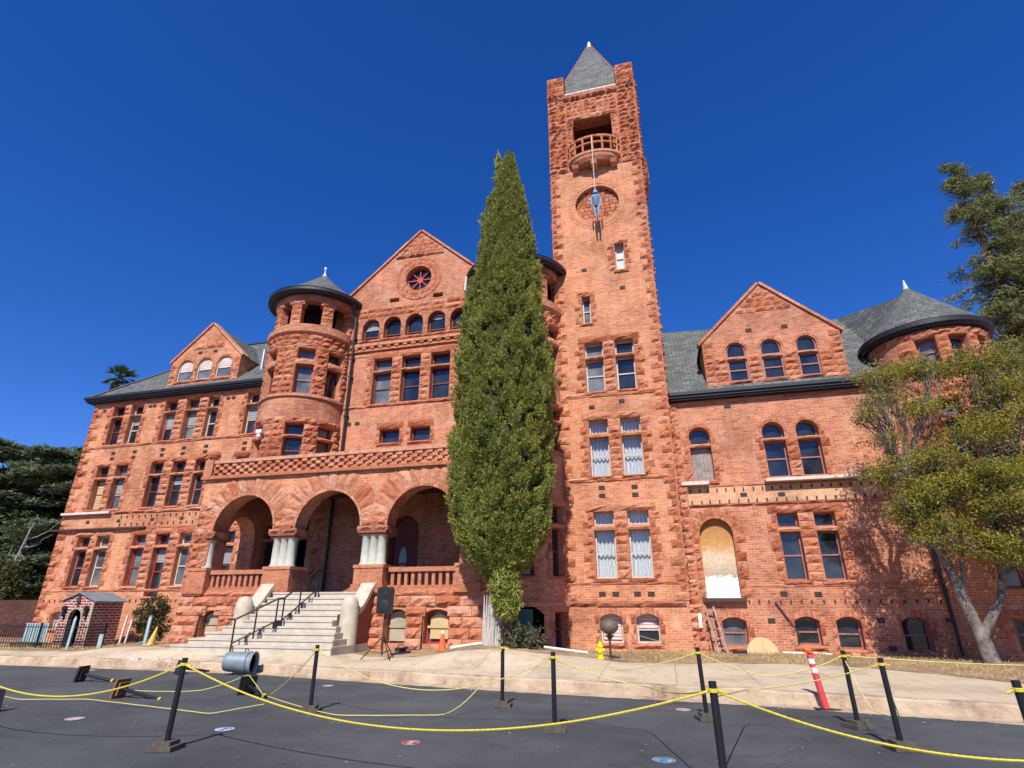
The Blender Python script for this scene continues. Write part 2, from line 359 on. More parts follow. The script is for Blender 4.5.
class Hole:     # kind: rect, round (semicircle head), seg (flat arch), circle
    def __init__(s, x0, x1, z0, z1, kind='rect', depth=.28, seg=.12, sill=True):
        s.sill = sill
        s.x0, s.x1, s.z0, s.z1, s.kind, s.depth = x0, x1, z0, z1, kind, depth
        s.rise = {'rect': 0, 'round': (x1 - x0) / 2, 'seg': seg, 'circle': (z1 - z0) / 2}[kind]
    def outline(s, n=14, inset=0):
        x0, x1, z0, z1 = s.x0 + inset, s.x1 - inset, s.z0 + inset, s.z1 - inset
        if s.kind == 'rect': return [(x0, z0), (x1, z0), (x1, z1), (x0, z1)]
        c = (x0 + x1) / 2; h = (x1 - x0) / 2; r = s.rise if s.kind == 'seg' else (s.rise - inset); zs = z1 - r
        top = [(c + h * math.cos(math.pi * i / n), zs + r * math.sin(math.pi * i / n)) for i in range(n + 1)]
        if s.kind == 'seg': top = [(c + h - 2 * h * i / n, zs + r * (1 - (1 - 2 * i / n) ** 2)) for i in range(n + 1)]
        if s.kind == 'circle': return top + [(c - h * math.cos(math.pi * i / n), zs - r * math.sin(math.pi * i / n)) for i in range(1, n)]
        return [(x0, z0), (x1, z0)] + top
def wall(mb, T, u0, u1, z0, z1, holes=(), hps=(), reveal=True, mi=0, step=R_(5)):
    us = {u0, u1}; zs = {z0, z1}
    for h in holes: us |= {h.x0, h.x1}; zs |= {h.z0, h.z1}
    us = sorted(x for x in us if u0 - 1e-6 <= x <= u1 + 1e-6); zs = sorted(x for x in zs if z0 - 1e-6 <= x <= z1 + 1e-6)
    if T.curved:
        st = step * T.r; nu = []
        for a, b in zip(us, us[1:]):
            n = max(1, math.ceil((b - a) / st)); nu += [a + (b - a) * i / n for i in range(n)]
        us = nu + [us[-1]]
    def put(poly):
        for hp in hps: poly = clip(poly, hp)
        if len(poly) >= 3: mb.poly([T(u, 0, z) for u, z in poly], list(poly), mi)
    for a, b in zip(us, us[1:]):
        for c, d in zip(zs, zs[1:]):
            if b - a < 1e-6 or d - c < 1e-6: continue
            mu, mz = (a + b) / 2, (c + d) / 2
            if any(h.x0 < mu < h.x1 and h.z0 < mz < h.z1 for h in holes): continue
            put([(a, c), (b, c), (b, d), (a, d)])
    for h in holes:
        o = h.outline()
        if h.kind != 'rect':
            n = 14; k0 = 0 if h.kind == 'circle' else 2; top = o[k0:k0 + n + 1]
            for p, q in zip(top, top[1:]): put([q, p, (p[0], h.z1), (q[0], h.z1)])
            if h.kind == 'circle':
                bot = [o[n]] + o[n + 1:] + [o[0]]
                for p, q in zip(bot, bot[1:]): put([(p[0], h.z0), (q[0], h.z0), q, p])
        if reveal:
            if T.curved and h.kind == 'rect':
                n = max(2, int((h.x1 - h.x0) / (R_(6) * T.r)) + 1); xs = [h.x0 + (h.x1 - h.x0) * i / n for i in range(n + 1)]
                o = [(x, h.z0) for x in xs] + [(x, h.z1) for x in reversed(xs)]
            for i in range(len(o)):
                p, q = o[i], o[(i + 1) % len(o)]
                if not h.sill and i == 0: continue
                mb.poly([T(*([p[0], 0, p[1]])), T(p[0], -h.depth, p[1]), T(q[0], -h.depth, q[1]), T(q[0], 0, q[1])],
                        [(p[0], p[1]), (p[0] + h.depth, p[1]), (q[0] + h.depth, q[1]), (q[0], q[1])] if abs(p[0] - q[0]) < 1e-6 else [(p[0], p[1]), (p[0], p[1] + h.depth), (q[0], q[1] + h.depth), (q[0], q[1])], mi)
def rock(mb, T, u0, u1, z0, z1, d0=.02, d1=.07, base=-.04, gap=.009, mi=0, skew=None):
    d1 *= 1.25
    """one rock-faced block standing proud of the wall"""
    u0 += gap; u1 -= gap; z0 += gap; z1 -= gap
    if u1 - u0 < .02 or z1 - z0 < .02: return
    nu = max(2, min(5, int((u1 - u0) / .13) + 1)); nz = max(2, min(4, int((z1 - z0) / .11) + 1))
    V = []; F = []; j0 = d0 * rnd.uniform(.3, 1.1)
    for j in range(nz + 1):
        for i in range(nu + 1):
            e = i in (0, nu) or j in (0, nz)
            u = u0 + (u1 - u0) * i / nu; z = z0 + (z1 - z0) * j / nz
            if not e: u += rnd.uniform(-.25, .25) * (u1 - u0) / nu; z += rnd.uniform(-.25, .25) * (z1 - z0) / nz
            else: u += rnd.uniform(-.008, .008); z += rnd.uniform(-.008, .008)
            d = j0 + rnd.uniform(0, .012) if e else rnd.uniform(d0, d1) + .01
            if skew: u, d = skew(u, d, z)
            V.append(T(u, d, z))
    w1 = nu + 1
    for j in range(nz):
        for i in range(nu): F.append((j * w1 + i, j * w1 + i + 1, (j + 1) * w1 + i + 1, (j + 1) * w1 + i))
    ring = [i for i in range(nu + 1)] + [j * w1 + nu for j in range(1, nz + 1)] + [nz * w1 + i for i in range(nu - 1, -1, -1)] + [j * w1 for j in range(nz - 1, 0, -1)]
    off = len(V)
    for r in ring:
        j, i = divmod(r, w1); u = u0 + (u1 - u0) * i / nu; z = z0 + (z1 - z0) * j / nz; d = base
        if skew: u, d = skew(u, d, z)
        V.append(T(u, d, z))
    m = len(ring)
    for q in range(m): F.append((ring[q], off + q, off + (q + 1) % m, ring[(q + 1) % m]))
    mb.add(V, F, None, mi)
def courses(mb, T, u0, u1, z0, z1, h=.3, lo=.35, hi=.8, holes=(), d0=.02, d1=.07, edge=None, mi=0, skew=None, base=-.04):
    """rows of rock-faced blocks, broken round the openings"""
    n = max(1, round((z1 - z0) / h))
    for r in range(n):
        a, b = z0 + (z1 - z0) * r / n, z0 + (z1 - z0) * (r + 1) / n; zm = (a + b) / 2
        spans = [(u0, u1)]
        for o in holes:
            if a < o.z1 - .02 and b > o.z0 + .02:
                lf, rt = o.x0, o.x1
                if o.kind == 'circle' or (o.kind in ('round', 'seg') and zm > o.z1 - o.rise):
                    c = (o.x0 + o.x1) / 2; hw = (o.x1 - o.x0) / 2; zz = abs(zm - (o.z1 - o.rise)) / max(o.rise, .01)
                    q = math.sqrt(max(0, 1 - min(1, zz) ** 2)); lf, rt = c - hw * max(q, .35), c + hw * max(q, .35)
                ns = []
                for s0, s1 in spans:
                    if rt <= s0 or lf >= s1: ns.append((s0, s1))
                    else:
                        if lf - s0 > .03: ns.append((s0, lf))
                        if s1 - rt > .03: ns.append((rt, s1))
                spans = ns
        for s0, s1 in spans:
            u = s0
            while u < s1 - .02:
                e = u + rnd.uniform(lo, hi)
                if s1 - e < lo * .7: e = s1
                rock(mb, T, u, e, a, b, d0, d1, mi=mi, skew=skew, base=base); u = e
def quoins(mb, T, u, sgn, z0, z1, h=.26, w0=.28, w1=.5, d0=.02, d1=.07, start=0):
    n = max(1, round((z1 - z0) / h))
    for i in range(n):
        a, b = z0 + (z1 - z0) * i / n, z0 + (z1 - z0) * (i + 1) / n; wd = (w0 if (i + start) % 2 else w1) * rnd.uniform(.85, 1.12)
        rock(mb, T, min(u, u + sgn * wd), max(u, u + sgn * wd), a, b, d0, d1)
def voussoirs(mb, T, c, zs, r0, r1, n, d0=.03, d1=.08, a0=0, a1=180, mi=0, smooth_=False):
    for i in range(n):
        A, B = R_(a0 + (a1 - a0) * i / n) + .004, R_(a0 + (a1 - a0) * (i + 1) / n) - .004
        ro = r1 * rnd.uniform(.95, 1.04) if not smooth_ else r1
        nr, na = (3, 3) if not smooth_ else (1, 2); V = []; F = []
        for q in range(nr + 1):
            for p in range(na + 1):
                e = q in (0, nr) or p in (0, na); r = r0 + (ro - r0) * q / nr; a = A + (B - A) * p / na
                d = (d0 * .5 + rnd.uniform(0, .01)) if e else rnd.uniform(d0, d1)
                if smooth_: d = d0
                V.append(T(c + r * math.cos(a), d, zs + r * math.sin(a)))
        w1 = na + 1
        for q in range(nr):
            for p in range(na): F.append((q * w1 + p, q * w1 + p + 1, (q + 1) * w1 + p + 1, (q + 1) * w1 + p))
        ring = list(range(na + 1)) + [q * w1 + na for q in range(1, nr + 1)] + [nr * w1 + p for p in range(na - 1, -1, -1)] + [q * w1 for q in range(nr - 1, 0, -1)]
        off = len(V)
        for x in ring:
            q, p = divmod(x, w1); r = r0 + (ro - r0) * q / nr; a = A + (B - A) * p / na
            V.append(T(c + r * math.cos(a), -.05, zs + r * math.sin(a)))
        m = len(ring); F += [(ring[x], off + x, off + (x + 1) % m, ring[(x + 1) % m]) for x in range(m)]
        mb.add(V, F, None, mi)

CASTLE = empty('castle_building', (-9, 20, .3))
CASTLE.location = (0, 0, 0)
tag(CASTLE, 'red brick and sandstone castle building with a tall square clock tower and round turrets', 'building')

def ring_frame(mb, T, o, i, d0, d1, mi=0):
    n = len(o)
    for a in range(n):
        b = (a + 1) % n
        for p, q, dd in ((o, i, d1),):
            mb.poly([T(o[a][0], d1, o[a][1]), T(o[b][0], d1, o[b][1]), T(i[b][0], d1, i[b][1]), T(i[a][0], d1, i[a][1])], None, mi)
        mb.poly([T(i[a][0], d1, i[a][1]), T(i[b][0], d1, i[b][1]), T(i[b][0], d0, i[b][1]), T(i[a][0], d0, i[a][1])], None, mi)
def window(T, h, transom=None, frame='frame_red', glass='glass', meet=.5, curtain=False, jambL=True, jambR=True, lintel=True, sill=True, surround='stone',
           slab_w=.24, low_h=.3, mull=0, label=None, blind=None, archring=True, name='window'):
    """frame (the part) with panes, stone surround and what hangs behind as its pieces"""
    D = h.depth; fw = .055
    fm = MB()
    if T.curved: T0 = T
    segs = []          # (z0,z1,holekind)
    zt = transom
    lo = Hole(h.x0, h.x1, h.z0, zt[0] if zt else h.z1, 'rect' if zt else h.kind, D); lo.rise = 0 if zt else h.rise
    segs.append(lo)
    if zt:
        up = Hole(h.x0, h.x1, zt[1], h.z1, h.kind, D); up.rise = h.rise; segs.append(up)
    for sgm in segs:
        o = sgm.outline(); i = sgm.outline(inset=fw)
        ring_frame(fm, T, o, i, -D - .01, -D + .06)
    if meet:
        zm = lo.z0 + (lo.z1 - lo.z0 - (lo.rise if not zt else 0)) * meet + .02
        fm.box(h.x0 + fw, h.x1 - fw, D - .045, D + .005, zm - .025, zm + .025, T=lambda u, d, z: T(u, -d, z))
    if mull:
        for q in range(1, mull + 1):
            xm = h.x0 + (h.x1 - h.x0) * q / (mull + 1)
            fm.box(xm - .02, xm + .02, D - .04, D, lo.z0 + fw, lo.z1 - fw, T=lambda u, d, z: T(u, -d, z))
    wdw = fm.build(name, frame, CASTLE)
    if label: wdw['label'] = label
    pm = MB()
    for sgm in segs:
        o = sgm.outline(inset=fw * .6)
        pm.poly([T(u, -D, z) for u, z in o], o)
        if not curtain: pm.poly([T(u, -D - .012, z) for u, z in reversed(o)], list(reversed(o)))
    pm.build('pane', 'clear_glass' if curtain else glass, wdw)
    if curtain:
        cm = MB(); n = 24
        for sgm in segs:
            for q in range(n):
                a, b = h.x0 + (h.x1 - h.x0) * q / n, h.x0 + (h.x1 - h.x0) * (q + 1) / n
                da, db = -D - .09 - .035 * math.sin(q * 1.3 + h.x0 * 5), -D - .09 - .035 * math.sin((q + 1) * 1.3 + h.x0 * 5)
                cm.poly([T(a, da, sgm.z0), T(b, db, sgm.z0), T(b, db, sgm.z1), T(a, da, sgm.z1)], [(a, sgm.z0), (b, sgm.z0), (b, sgm.z1), (a, sgm.z1)])
        cm.build('curtain', 'lace', wdw)
    if blind is None and meet and not curtain and T.curved is False and surround and rnd.random() < .3 and h.z0 > 2: blind = ('blind_grey', rnd.choice([.3, .45, .55]))
    if blind:
        bm_ = MB(); zb = lo.z1 - (lo.z1 - lo.z0) * blind[1]
        n = max(2, int((lo.z1 - zb) / .09))
        for q in range(n):
            z0 = zb + (lo.z1 - zb) * q / n
            bm_.box(h.x0 + .07, h.x1 - .07, D - .04, D - .02, z0 + .008, zb + (lo.z1 - zb) * (q + 1) / n - .008, T=lambda u, d, z: T(u, -d, z))
        bm_.build('blind', blind[0], wdw)
    if surround:
        sm = MB()
        if zt: rock(sm, T, h.x0 - .10, h.x1 + .10, zt[0], zt[1], .02, .045, base=-D + .02)
        zj1 = h.z1 - (h.rise if h.kind == 'round' else 0)
        if jambL: quoins(sm, T, h.x0, -1, h.z0, zj1, low_h, slab_w * .62, slab_w, start=rnd.randint(0, 1))
        if jambR: quoins(sm, T, h.x1, 1, h.z0, zj1, low_h, slab_w * .62, slab_w, start=rnd.randint(0, 1))
        if h.kind == 'rect' and lintel: rock(sm, T, h.x0 - slab_w * .7, h.x1 + slab_w * .7, h.z1, h.z1 + lintel_h(h), .025, .07)
        if h.kind == 'round' and archring:
            c = (h.x0 + h.x1) / 2; r = (h.x1 - h.x0) / 2
            for q in range(3 if archring != 1 else 1):
                voussoirs(sm, T, c, h.z1 - r, r + .105 * q + .002, r + .105 * (q + 1), 17 + 5 * q, .012 + .008 * (q % 2), .03, smooth_=True)
        if h.kind == 'seg' and archring:
            o = h.outline(10); top = o[2:]
            for p, q in zip(top, top[1:]):
                sm.prism([(q[0], q[1]), (p[0], p[1]), (p[0], p[1] + .2), (q[0], q[1] + .2)], T, .012, -.05)
        if sill: rock(sm, T, h.x0 - .12, h.x1 + .12, h.z0 - .13, h.z0, .05, .075, base=-D + .02)
        if sm.f: sm.build('surround', surround, wdw)
    return wdw
def lintel_h(h): return .26 if h.x1 - h.x0 < .8 else .3
def vent(T, u, z, wd=.22, ht=.13):
    ht = min(ht, .14)
    m = MB(); m.box(u - wd / 2, u + wd / 2, -.012, .02, z - ht / 2, z + ht / 2, 0, lambda a, d, c: T(a, d, c))
    for q in range(3): m.box(u - wd / 2 + .01, u + wd / 2 - .01, .02, .03, z - ht / 2 + .02 + q * .05, z - ht / 2 + .035 + q * .05, 0, lambda a, d, c: T(a, d, c))
    m.build('vent', 'iron_rust', CASTLE)
def stubs(T, u0, u1, z, step=.34, ht=.11):
    m = MB(); u = u0
    while u < u1:
        m.box(u, u + .045, -.03, .03, z - ht / 2 + rnd.uniform(-.01, .01), z + ht / 2, 0, lambda a, d, c: T(a, d, c)); u += step * rnd.uniform(.9, 1.1)
    m.build('beam_stubs', 'iron_rust', CASTLE)
def band(T, u0, u1, z0, z1, d0=.03, d1=.06, mat='stone', lo=.7, hi=1.5, name='string_course'):
    m = MB(); courses(m, T, u0, u1, z0, z1, z1 - z0, lo, hi, (), d0, d1); return m.build(name, mat, CASTLE)
def gable_coping(T, pts, wd=.16, out=.1, back=.35, mat='stone_pink'):
    m = MB()
    for a, b in zip(pts, pts[1:]):
        dx, dz = b[0] - a[0], b[1] - a[1]; L = math.hypot(dx, dz); nx, nz = -dz / L * wd, dx / L * wd
        if nz < 0: nx, nz = -nx, -nz
        n = max(2, int(L / .8))
        for q in range(n):
            p0 = (a[0] + dx * q / n, a[1] + dz * q / n); p1 = (a[0] + dx * (q + 1) / n, a[1] + dz * (q + 1) / n)
            o = rnd.uniform(-.01, .01)
            m.prism([p0, p1, (p1[0] + nx, p1[1] + nz), (p0[0] + nx, p0[1] + nz)], T, out + o, -back)
    return m.build('coping', mat, CASTLE)

# ================================================================== LEFT WING
F = Flat(20.7); LX0, LX1 = -27.5, -13.0
cols = [(-26.22, -25.48), (-25.08, -24.36), (-23.02, -22.28), (-21.76, -21.02), (-20.5, -19.86), (-18.3, -17.62)]
rows = [(2.45, 4.02, 4.15, 4.62), (5.85, 7.28, 7.39, 7.93), (9.0, 10.4, 10.49, 11.03)]
holes = []; specs = []
for ri, rw in enumerate(rows):
    for ci, c in enumerate(cols):
        if ri == 0 and ci == 3:
            h = Hole(c[0], c[1], 2.02, rw[3]);
        else: h = Hole(c[0], c[1], rw[0], rw[3])
        holes.append(h); specs.append((h, (rw[1], rw[2]), ri, ci))
bw_l = [Hole(-26.55, -25.78, .72, 1.42, 'seg'), Hole(-21.55, -20.85, .72, 1.42, 'seg')]
mb = MB(); wall(mb, F, LX0, LX1, -.5, 11.4, holes + bw_l)
mb.poly([(LX0, 20.7, -.5), (LX0, 33, -.5), (LX0, 33, 11.4), (LX0, 20.7, 11.4)])
mb.poly([(LX0, 33, -.5), (LX1, 33, -.5), (LX1, 33, 11.4), (LX0, 33, 11.4)])
mb.build('wing_wall', 'brick_warm', CASTLE)
for h, tz, ri, ci in specs:
    pairs = {0: (1, 0), 1: (0, 1), 2: (1, 0), 3: (0, 0), 4: (0, 1), 5: (1, 1)}[ci]
    w_ = window(F, h, tz, 'bright_red' if ri == 0 and ci in (2, 3) else rnd.choice(['frame_red', 'frame_red', 'frame_rosy', 'frame_pale']),
           rnd.choice(['glass', 'glass', 'glass', 'glass_grey']), jambL=pairs[0], jambR=pairs[1], slab_w=.3, blind=('ply_tan', .95) if (ri, ci) == (1, 0) else None,
           label='tall red framed casement reaching lower than its neighbours' if (ri, ci) == (0, 3) else ('window boarded with tan plywood' if (ri, ci) == (1, 0) else None))
for h in bw_l: window(F, h, None, 'frame_pale', 'glass_white', .5, slab_w=.2)
# piers of stone between the paired lights
m = MB()
for rw in rows:
    for a, b in ((cols[0][1], cols[1][0]), (cols[2][1], cols[3][0]), (cols[3][1], cols[4][0])):
        n = 8
        for i in range(n): rock(m, F, a, b, rw[0] + (rw[3] - rw[0]) * i / n, rw[0] + (rw[3] - rw[0]) * (i + 1) / n, .03, .08)
quoins(m, F, LX0, 1, -.3, 11.1, .3, .3, .6, .02, .09)
m.groups('quoin_stones', 'stone', CASTLE)
band(F, LX0, LX1, 8.84, 8.98); band(F, LX0, LX1, 11.0, 11.2, .03, .06); band(F, LX0, -17, 2.22, 2.34, .015, .03)
m = MB(); wall(m, Flat(20.69), LX0 + .1, -17, 4.98, 5.6); m.build('brick_strip', 'brick_warm', CASTLE)
band(F, LX0, -17, 5.6, 5.74, .05, .09, 'stone_pink'); band(F, LX0, -17, 4.86, 4.98, .03, .06)
stubs(Flat(20.685), -24, -17.2, 5.45); stubs(Flat(20.685), -24, -17.2, 5.1); stubs(F, -27.2, -17.5, 1.85, .3)
m = MB(); m.box(-27.45, -24.6, 20.5, 20.68, 5.62, 5.72); m.build('ledge_board', 'sill_white', CASTLE)
m = MB(); m.box(-27.9, -22.4, 20.52, 20.68, 4.9, 4.97); m.build('ledge_board', 'iron_rust', CASTLE)
for u in (-25.5, -24.2, -22.55, -21.35, -20.1, -18.0):
    for z in (8.55, 8.28): vent(F, u, z, .22, .17)
for u in (-25.9, -24.1, -22.2, -20.6): vent(F, u, 5.28, .2, .22)
for u in (-26.8, -23.95, -23.7, -19.4, -19.1): vent(F, u, 10.85, .2, .15)
# roof: hip at the far end
EZ, EY = 11.5, 20.42; RZ, RY = 16.0, 24.9; L0 = LX0 - .3
m = MB()
m.poly([(L0, EY, EZ), (-12.5, EY, EZ), (-12.5, RY, RZ), (-22.9, RY, RZ)])
m.poly([(L0, 29.2, EZ), (L0, EY, EZ), (-22.9, RY, RZ)])
m.poly([(-12.5, 29.2, EZ), (L0, 29.2, EZ), (-22.9, RY, RZ), (-12.5, RY, RZ)])
m.poly([(L0, EY, EZ - .06), (-12.5, EY, EZ - .06), (-12.5, 29.2, EZ - .06), (L0, 29.2, EZ - .06)])
m.build('roof', 'slate', CASTLE)
def gutter(x0, x1, y, z, ret=None):
    m = MB()
    for (a, b, c, d) in ((0, .16, .02, .14), (.06, .4, -.07, .017), (.12, .4, -.14, -.073)):
        m.box(x0 + a * .4, x1, y - .12 + a, y - .12 + b + .12, z - .1 + c, z - .1 + d)
        if ret: m.box(x0 - .12 + a, x0 + .02 + a * .3 + .14, y - .115 + a, ret, z - .1 + c + .001, z - .1 + d - .001)
    return m.build('gutter', 'gutter_black', CASTLE)
gutter(L0, -16.4, EY, EZ, 29)
m = MB(); m.tube([(L0, EY, EZ + .03), (-22.9, RY, RZ + .03)], .06, 6); m.tube([(-22.9, RY, RZ + .02), (-12.5, RY, RZ + .02)], .07, 6); m.build('ridge_cap', 'gutter_black', CASTLE)
# dormer
def dormer(T, y, x0, x1, zb, zs, xp, zp, hl, depth, mat, rmat='slate', side=True, over=.16):
    m = MB(); sl = (zp - zs) / (xp - x0); sr = (zp - zs) / (x1 - xp)
    hps = [(-sl, 1, zs - sl * x0), (sr, 1, zs + sr * x1)]
    wall(m, T, x0, x1, zb, zp, hl, hps)
    for x in (x0, x1): m.poly([(x, y, zb), (x, y + depth, zb), (x, y + depth, zs), (x, y, zs)])
    m.build('dormer_wall', mat, CASTLE)
    r = MB(); e = .12
    for xs, sgn in ((x0, -1), (x1, 1)):
        s_ = sl if sgn < 0 else sr
        r.poly([(xs + sgn * e, y + .1, zs - s_ * e + .03), (xp, y + .1, zp + .03), (xp, y + depth, zp + .03), (xs + sgn * e, y + depth, zs - s_ * e + .03)])
    r.build('dormer_roof', rmat, CASTLE)
    gable_coping(T, [(x0 - .1, zs - sl * .1), (xp, zp), (x1 + .1, zs - sr * .1)], .1, .07)
FD = Flat(20.8)
ah = [Hole(c - .44, c + .44, 12.08, 13.22, 'round', .12) for c in (-22.45, -21.3, -20.15)]
dormer(FD, 20.8, -23.35, -19.25, 11.7, 13.2, -21.28, 15.12, ah, 4.3, 'brick_warm')
for i, h in enumerate(ah): window(FD, h, None, 'frame_pale', 'glass_grey', 0, slab_w=.14, low_h=.2, blind=('sill_white', .55))
m = MB(); quoins(m, FD, -23.35, 1, 11.75, 13.1, .28, .25, .4); quoins(m, FD, -19.25, -1, 11.75, 13.1, .28, .25, .4)
courses(m, FD, -22.2, -20.4, 13.75, 14.05, .3); m.groups('quoin_stones', 'stone', CASTLE)
vent(FD, -21.75, 13.55); vent(FD, -20.85, 13.55)
m = MB(); m.box(-18.6, -18.52, 21.5, 21.6, 12.6, 13.7); m.build('roof_pipe', 'lead_white', CASTLE)

# ================================================================== CENTRE PAVILION
F = Flat(20.4); PX0, PX1 = -13.9, -5.7; PK = (-9.82, 18.4)
arc = [Hole(c - .42, c + .42, 12.86, 13.93, 'round') for c in (-12.02, -10.95, -9.88, -8.81, -7.74)]
tri = [Hole(a, a + .88, 9.72, 11.87) for a in (-11.68, -10.32, -8.96)]
sm2 = [Hole(-11.1, -10.2, 7.95, 8.55), Hole(-9.7, -8.82, 7.95, 8.55)]
ocu = Hole(-9.83 - .64, -9.83 + .64, 15.16, 16.44, 'circle', .3)
maind = Hole(-10.3, -9.05, 2.06, 4.95, 'round', .35)
slots = [Hole(-11.2, -10.72, 14.68, 14.9, depth=.3), Hole(-10.12, -9.65, 14.66, 14.88, depth=.3), Hole(-9.05, -8.58, 14.64, 14.86, depth=.3)]
sl = (PK[1] - 14.7) / (PK[0] - PX0); sr = (PK[1] - 14.7) / (PX1 - PK[0])
m = MB(); wall(m, F, PX0, PX1, -.5, 18.4, arc + tri + sm2 + [ocu, maind] + slots, [(-sl, 1, 14.7 - sl * PX0), (sr, 1, 14.7 + sr * PX1)])
for x in (PX0, PX1): m.poly([(x, 20.4, 0), (x, 33, 0), (x, 33, 14.7), (x, 20.4, 14.7)])
m.build('pavilion_wall', 'brick', CASTLE)
m = MB()
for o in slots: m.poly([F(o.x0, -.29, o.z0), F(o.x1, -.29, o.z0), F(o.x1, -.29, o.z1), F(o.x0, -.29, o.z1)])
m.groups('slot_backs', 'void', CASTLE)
for h in arc: window(F, h, None, 'frame_red', 'glass', .35, slab_w=.14, low_h=.2)
for i, h in enumerate(tri): window(F, h, (11.19, 11.29), 'frame_red', ['glass_grey', 'glass', 'glass'][i], jambL=(i == 0), jambR=(i == 2), slab_w=.34)
for h in sm2: window(F, h, None, 'frame_red', 'glass', 0, slab_w=.22, low_h=.3)
# oculus with spokes
fm = MB(); o = ocu.outline(); ring_frame(fm, F, o, ocu.outline(inset=.06), -.31, -.22)
oc = (-9.83, 15.8)
for q in range(8):
    a = q * math.pi / 4; fm.bar((oc[0] + .1 * math.cos(a), 20.62, oc[1] + .1 * math.sin(a)), (oc[0] + .6 * math.cos(a), 20.62, oc[1] + .6 * math.sin(a)), .045)
fm.lathe([(.0, -.03), (.15, -.03), (.15, .03), (0, .03)], n=16, T=lambda x, y, z: (oc[0] + x, 20.62 + z, oc[1] + y))
ow = fm.build('oculus_window', 'red_sash', CASTLE); ow['label'] = 'round wheel window with eight red spokes'
pm = MB(); pm.poly([F(u, -.28, z) for u, z in o]); pm.poly([F(u, -.29, z) for u, z in reversed(o)]); pm.build('pane', 'glass', ow)
sm = MB()
for q in range(4): voussoirs(sm, F, oc[0], oc[1], .65 + .12 * q, .65 + .12 * (q + 1) - .004, 32 + 6 * q, .015 + .012 * (q % 2), .03, 0, 360, smooth_=True)
sm.build('surround', 'stone', ow)
m = MB()
for i in range(2):
    a, b = tri[i].x1, tri[i + 1].x0
    for j in range(8): rock(m, F, a, b, 9.72 + 2.15 * j / 8, 9.72 + 2.15 * (j + 1) / 8, .03, .08)
courses(m, F, PX0 + .5, PX1 - .5, 14.02, 14.5, .25, .4, .9, (), .02, .06)
for r in range(5):
    z0 = 17.15 + .22 * r; hw = (PK[1] - z0 - .2) / sl
    if hw > .15: courses(m, F, PK[0] - hw, PK[0] + hw, z0, z0 + .22, .22, .2, .32, (), .02, .06)
courses(m, F, PK[0] - 1.25, PK[0] + 1.2, 17.0, 17.14, .14, .5, .9, (), .05, .08)
m.groups('gable_stonework', 'stone', CASTLE)
# dentil cornice
m = MB(); m.box(-13.2, -6.2, 20.24, 20.42, 12.48, 12.62); m.box(-13.2, -6.2, 20.3, 20.42, 12.26, 12.36)
u = -13.1
while u < -6.3: m.box(u, u + .2, 20.26, 20.4, 12.365, 12.475); u += .4
m.build('cornice', 'stone', CASTLE)
band(F, -13.2, -6.2, 12.76, 12.86, .03, .05); band(F, -13.2, -6.2, 9.58, 9.7, .03, .06); band(F, -13.2, -6.2, 12.0, 12.14, .02, .05)
gable_coping(F, [(PX0 - .2, 14.7 - sl * .2), PK, (PX1 + .2, 14.7 - sr * .2)], .09, .08, .5)
m = MB()
for xs, s_, sg in ((PX0, sl, -1), (PX1, sr, 1)):
    m.poly([(xs + sg * .4, 20.7, 14.7 - s_ * .4), (PK[0], 20.7, PK[1]), (PK[0], 31, PK[1]), (xs + sg * .4, 31, 14.7 - s_ * .4)])
m.build('roof', 'slate', CASTLE)
for u, z in ((-12.6, 8.9), (-12.2, 8.9), (-12.75, 11.9)): vent(F, u, z)
# main door in the porch
m = MB(); o = maind.outline(); ring_frame(m, F, o, maind.outline(inset=.1), -.36, -.25); m.poly([F(u, -.33, z) for u, z in o])
for q in range(3): m.box(-10.15, -9.2, 20.68, 20.72, 2.25 + q * .85, 2.33 + q * .85)
dr = m.build('entrance_door', 'frame_red', CASTLE); dr['label'] = 'arched dark door with an oval glass'
m = MB(); m.lathe([(0, 0), (1, 0), (1, .02)], n=20, T=lambda x, y, z: (-9.78 + .17 * x, 20.70 - z, 3.3 + .48 * y)); m.build('oval_glass', 'glass_grey', dr)

